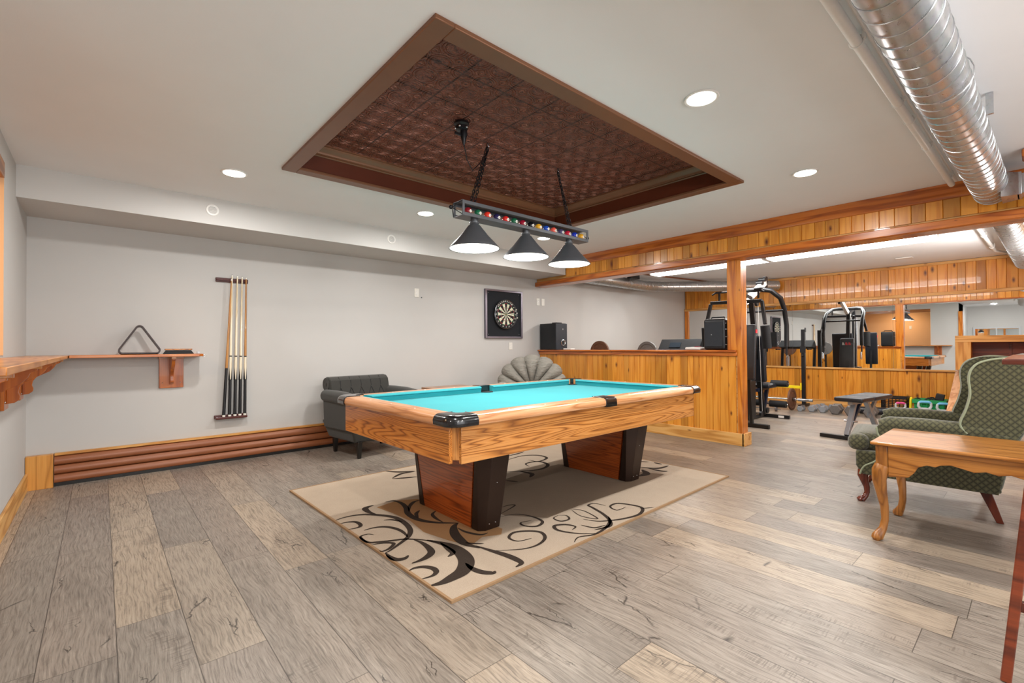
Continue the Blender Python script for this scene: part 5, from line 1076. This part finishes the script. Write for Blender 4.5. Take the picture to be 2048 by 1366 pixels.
# ---- barbell on the floor with rusty plates
bb = thing('barbell', 'barbell with one rusty plate lying on the gym floor before the squat stand', 'barbell', (9.1, 3.3, 0))
MB().tube([(9.12, 2.60, .19), (9.12, 3.95, .19)], .014, 12).build('bar', CHROME, bb); MB().tube([(9.12, 2.60, .19), (9.12, 2.82, .19)], .025, 14).build('sleeve', CHROME, bb)
for y, r, m in ((2.92, .19, IRONB), (3.72, .19, IRONB)):
    c = MB(); c.lathe([(.026, y-.012), (.05, y-.016), (r*.7, y-.006), (r*.8, y-.018), (r, y-.014), (r, y+.014), (r*.8, y+.018), (.026, y+.016)], 36, o=(9.12, 0, .192), ax='y', cap=False); c.build('plate', m, bb)
MB().tube([(9.12, 2.85, .19), (9.12, 2.89, .19)], .035, 16).build('collar', CHROME, bb)
eb = thing('curl_bar', 'bent chrome curl bar on the floor under the yellow crossbar', 'barbell', (9.0, 3.4, 0))
MB().tube([(8.75, 2.98, .04), (8.75, 3.2, .04), (8.78, 3.3, .04), (8.72, 3.45, .04), (8.78, 3.6, .04), (8.72, 3.75, .04), (8.75, 3.85, .04), (8.75, 4.05, .04)], .013, 10).build('bar', CHROME, eb)
for y in (3.05, 3.98): MB().tube([(8.75, y-.01, .0505), (8.75, y+.01, .0505)], .05, 20).build('plate', IRON, eb)
# ---- hex dumbbells
def dumbbell(name, lab, x, y, r, hw, bar, rz, mat):
    q = thing(name, lab, 'dumbbell', (x, y, 0), rz, 'hex dumbbells on the gym floor')
    for s in (-1, 1):
        c = MB(); zc = r*math.cos(R(30)); rr = []
        for xx, k in ((bar/2, .82), (bar/2+.012, 1.), (bar/2+hw-.012, 1.), (bar/2+hw, .82)): rr.append([(s*xx, r*k*math.cos(R(60*j)), zc+.0006+r*k*math.sin(R(60*j))) for j in range(6)])
        c.loft(rr); c.build('hex_head', mat, q, local=True, smooth=0)
    c = MB(); c.tube([(-bar/2, 0, r*.866), (-bar/4, 0, r*.866), (0, 0, r*.866), (bar/4, 0, r*.866), (bar/2, 0, r*.866)], [.012, .015, .017, .015, .012], 12); c.build('grip', CHROME, q, local=True)
db_ = [('smallest pale dumbbell at the left end of the row beside the barbell plate', 9.02, 2.78, .05, .06, SILV), ('small silver hex dumbbell, second from the left in the floor row', 9.08, 2.62, .06, .07, SILV), ('small silver hex dumbbell, third from the left in the floor row', 9.12, 2.47, .06, .07, SILV),
 ('large grey hex dumbbell, fourth from the left in the floor row', 9.06, 2.27, .088, .09, IRON), ('largest grey hex dumbbell, fifth from the left in the floor row', 9.0, 2.04, .092, .095, IRON), ('dark hex dumbbell at the right end of the row behind the bench', 9.02, 1.80, .09, .09, IRON)]
for lab, x, y, r, hw, m in db_: dumbbell('hex_dumbbell', lab, x+.12, y, r, hw, .12, R(4), m)
for lab, x, y, r in (('small silver dumbbell in the back row by the gym wall, left one', 9.60, 2.62, .055), ('small silver dumbbell in the back row by the gym wall, right one', 9.62, 2.42, .06)): dumbbell('hex_dumbbell', lab, x, y, r, .065, .11, R(-6), SILV)
# ---- adjustable bench
wb = thing('weight_bench', 'adjustable weight bench with black pads and silver frame behind the wing chair', 'exercise bench', (7.1, 1.5, 0), R(0))
p0, p1 = Vector((6.93, 1.66, 0)), Vector((7.60, 1.30, 0))
Bm = Matrix.Translation((7.27, 1.50, 0)) @ Matrix.Rotation(R(-8), 4, 'Z')
def K(mb, name, mat, par=None, **k): mb.v = [Bm @ p for p in mb.v]; return mb.build(name, mat, par or wb, **k)
# pad long axis local x-> chosen so that it reads broadside
K(MB().rbox((-.30, 0, .475), (.36, .31, .055), .022), 'seat_pad', VINYL); K(MB().rbox((.18, 0, .475), (.56, .31, .055), .022), 'back_pad', VINYL)
K(MB().sq((-.42, 0, .43), (.42, 0, .43), .05, .04), 'pad_rail', SILV, bevel=.003)
K(MB().sq((-.30, 0, .42), (-.52, 0, .05), .05, .05), 'front_leg', SILV, bevel=.003); K(MB().sq((-.12, 0, .42), (-.50, 0, .06), .03, .03), 'front_brace', NAVY)
K(MB().sq((.05, 0, .42), (.36, 0, .05), .05, .05), 'rear_leg', SILV, bevel=.003); K(MB().sq((.34, 0, .42), (.12, 0, .22), .03, .05), 'rear_brace', SILV)
K(MB().box(-.56, -.49, -.28, .28, .0006, .045), 'front_foot', BLK, bevel=.004); K(MB().box(.34, .41, -.22, .22, .0006, .045), 'rear_foot', BLK, bevel=.004)
K(MB().tube([(-.40, -.07, .21), (-.40, .07, .21)], .012, 10), 'adjust_pin', CHROME)
# ---- milk crate
def crate(t, x0, x1, y0, y1, z1, mat, name='crate_shell'):
    c = MB(); zb = .0008; th = .008
    c.box(x0, x1, y0, y1, zb, .012); c.box(x0, x1, y0, y0+th, z1-.03, z1); c.box(x0, x1, y1-th, y1, z1-.03, z1); c.box(x0, x0+th, y0, y1, z1-.03, z1); c.box(x1-th, x1, y0, y1, z1-.03, z1)
    for z in (.012, .07, .13, .185): 
        c.box(x0, x1, y0, y0+th, z, z+.012); c.box(x0, x1, y1-th, y1, z, z+.012); c.box(x0, x0+th, y0, y1, z, z+.012); c.box(x1-th, x1, y0, y1, z, z+.012)
    n = 7
    for k in range(n+1):
        y = y0+(y1-y0-.008)*k/n; x = x0+(x1-x0-.008)*k/n
        for xx in (x0, x1-th): c.box(xx, xx+th, y, y+.008, 0.01, z1-.02)
        for yy in (y0, y1-th): c.box(x, x+.008, yy, yy+th, 0.01, z1-.02)
    return c.build(name, mat, t)
cr1 = thing('milk_crate', 'black plastic milk crate against the pine gym wall', 'crate', (9.98, 1.60, 0)); crate(cr1, 9.82, 10.14, 1.46, 1.80, .27, BLKP)
cr2 = thing('storage_crate', 'green plastic crate filled with black straps by the gym wall', 'crate', (9.95, 1.18, 0))
c = MB(); rr = []
for z, e in ((.0008, -.02), (.25, 0)): rr.append([(9.80-e, 1.0-e, z), (10.12+e, 1.0-e, z), (10.12+e, 1.38+e, z), (9.80-e, 1.38+e, z)])
for z, e in ((.25, -.008), (.01, -.026)): rr.append([(9.80-e, 1.0-e, z), (10.12+e, 1.0-e, z), (10.12+e, 1.38+e, z), (9.80-e, 1.38+e, z)])
c.loft(rr, cap=True); c.build('crate_body', GREENP, cr2); c = MB(); c.box(9.785, 9.80, .985, 1.395, .20, .262); c.box(10.12, 10.135, .985, 1.395, .20, .262); c.box(9.80, 10.12, .985, 1.0, .20, .262); c.box(9.80, 10.12, 1.38, 1.395, .20, .262); c.build('crate_rim', GREENP, cr2, bevel=.003)
for k in range(6): B(9.783, 9.79, 1.02+k*.064, 1.028+k*.064, .02, .2).build('crate_rib', GREENP, cr2)
for i in range(3):
    c = MB(); rn = random.Random(i); c.tube([(9.86+.11*i+rn.uniform(-.02, .02), (1.17 if i < 1 else 1.06)+.17*k/6, .262+.02*math.sin(k*1.3+i)) for k in range(7)], .011, 8)
    tag(c.build('resistance_strap', RUB), ['black strap coiled over the left side of the green crate', 'black strap across the middle of the green crate', 'black strap on the right side of the green crate'][i], 'strap', 'straps in the green crate')
c = MB(); c.xf = Matrix.Translation((9.84, 1.08, .262)) @ Matrix.Rotation(R(12), 4, 'X'); c.box(-.01, .09, -.05, .05, 0, .10); tag(c.build('battery_case', BLKP, bevel=.006), 'black boxy case sticking up out of the green crate', 'case')
c = MB(); c.tube([(9.86, 1.43, .05), (9.86, 1.425, .15), (9.88, 1.425, .24), (9.93, 1.425, .27)], .018, 10); tag(c.build('yellow_strap', YEL), 'yellow strap between the black crate and the green crate', 'strap')
def kettle(x, y, lab, mat, s=1.):
    q = thing('kettlebell', lab, 'kettlebell', (x, y, 0), R(20), 'kettlebells before the crates')
    c = MB(); c.lathe([(.0005, .0008), (.055*s, .001), (.08*s, .03*s), (.088*s, .075*s), (.075*s, .12*s), (.045*s, .145*s), (.0005, .15*s)], 24); c.build('bell_body', GREYP, q, local=True)
    c = MB(); c.tube([(0, -.05*s, .13*s), (0, -.075*s, .17*s), (0, -.07*s, .215*s), (0, -.045*s, .232*s)], [.02*s, .017*s, .016*s, .016*s], 12); c.tube([(0, .05*s, .13*s), (0, .075*s, .17*s), (0, .07*s, .215*s), (0, .045*s, .232*s)], [.02*s, .017*s, .016*s, .016*s], 12); c.build('handle_horns', GREYP, q, local=True)
    c = MB(); c.tube([(0, -.065*s, .222*s), (0, -.045*s, .234*s), (0, .045*s, .234*s), (0, .065*s, .222*s)], .018*s, 14); c.build('handle_grip', mat, q, local=True)
kettle(9.66, 1.52, 'smaller kettlebell with a pink grip before the black crate', PINK, .85); kettle(9.62, 1.22, 'kettlebell with a blue grip before the left half of the green crate', BLUEP, 1.05); kettle(9.58, 1.00, 'kettlebell with a blue grip partly hidden by the sloping pine board', BLUEP, 1.02)
c = MB(); c.tube([(9.55, 1.62, .061), (9.45, 2.02, .061)], .06, 24); tag(c.build('foam_roller', VINYL), 'dark navy foam roller lying between bench and crates', 'foam roller')
# ---- sloping pine board, pine box and mantel in the right corner of the gym
c = MB(); c.prism([(10.19, .68), (10.19, .725), (8.93, .155), (8.93, .105)], 'y', .42, .915); tag(c.build('sloping_board', wood('pale pink pine board', '#dcae88', '#cf9d74', '#ab7046', 'x', 8, .7, 4, .35, .3), bevel=.003), 'wide pale pine board sloping down from the mirror sill to the floor', 'board')
bx_ = thing('pine_platform', 'boxed pine platform with white base board behind the wing chair', 'platform', (9.4, .1, 0))
boards('y', -.5, .40, 8.70, -1, .09, .66, .1, .012, 41).build('front_panel', PINE, bx_); B(8.70, 10.2, -.5, .40, .001, .66).build('carcass', PINEXL, bx_); B(8.675, 8.70, -.5, .402, .001, .09).build('base_board', WHITEP, bx_, bevel=.003)
mn = thing('pine_mantel', 'pine framed mantel cabinet with a dark red inside standing before the mirror', 'mantel', (10.05, .4, .66))
B(9.95, 10.20, .72, .895, .74, 1.17).build('side_stile', PINEL, mn, bevel=.003); B(9.95, 10.20, -.3, .895, 1.17, 1.27).build('top_rail', PINEYL, mn, bevel=.003)
DR = wood('dark red niche boards', '#6a2a10', '#5a200b', '#3a1206', 'y', 8, .8, 4, .5)
c = MB(); c.box(10.17, 10.20, -.3, .72, .74, 1.17); c.build('niche_back', DR, mn); B(10.155, 10.17, .30, .33, .74, 1.17).build('niche_batten', DR, mn)
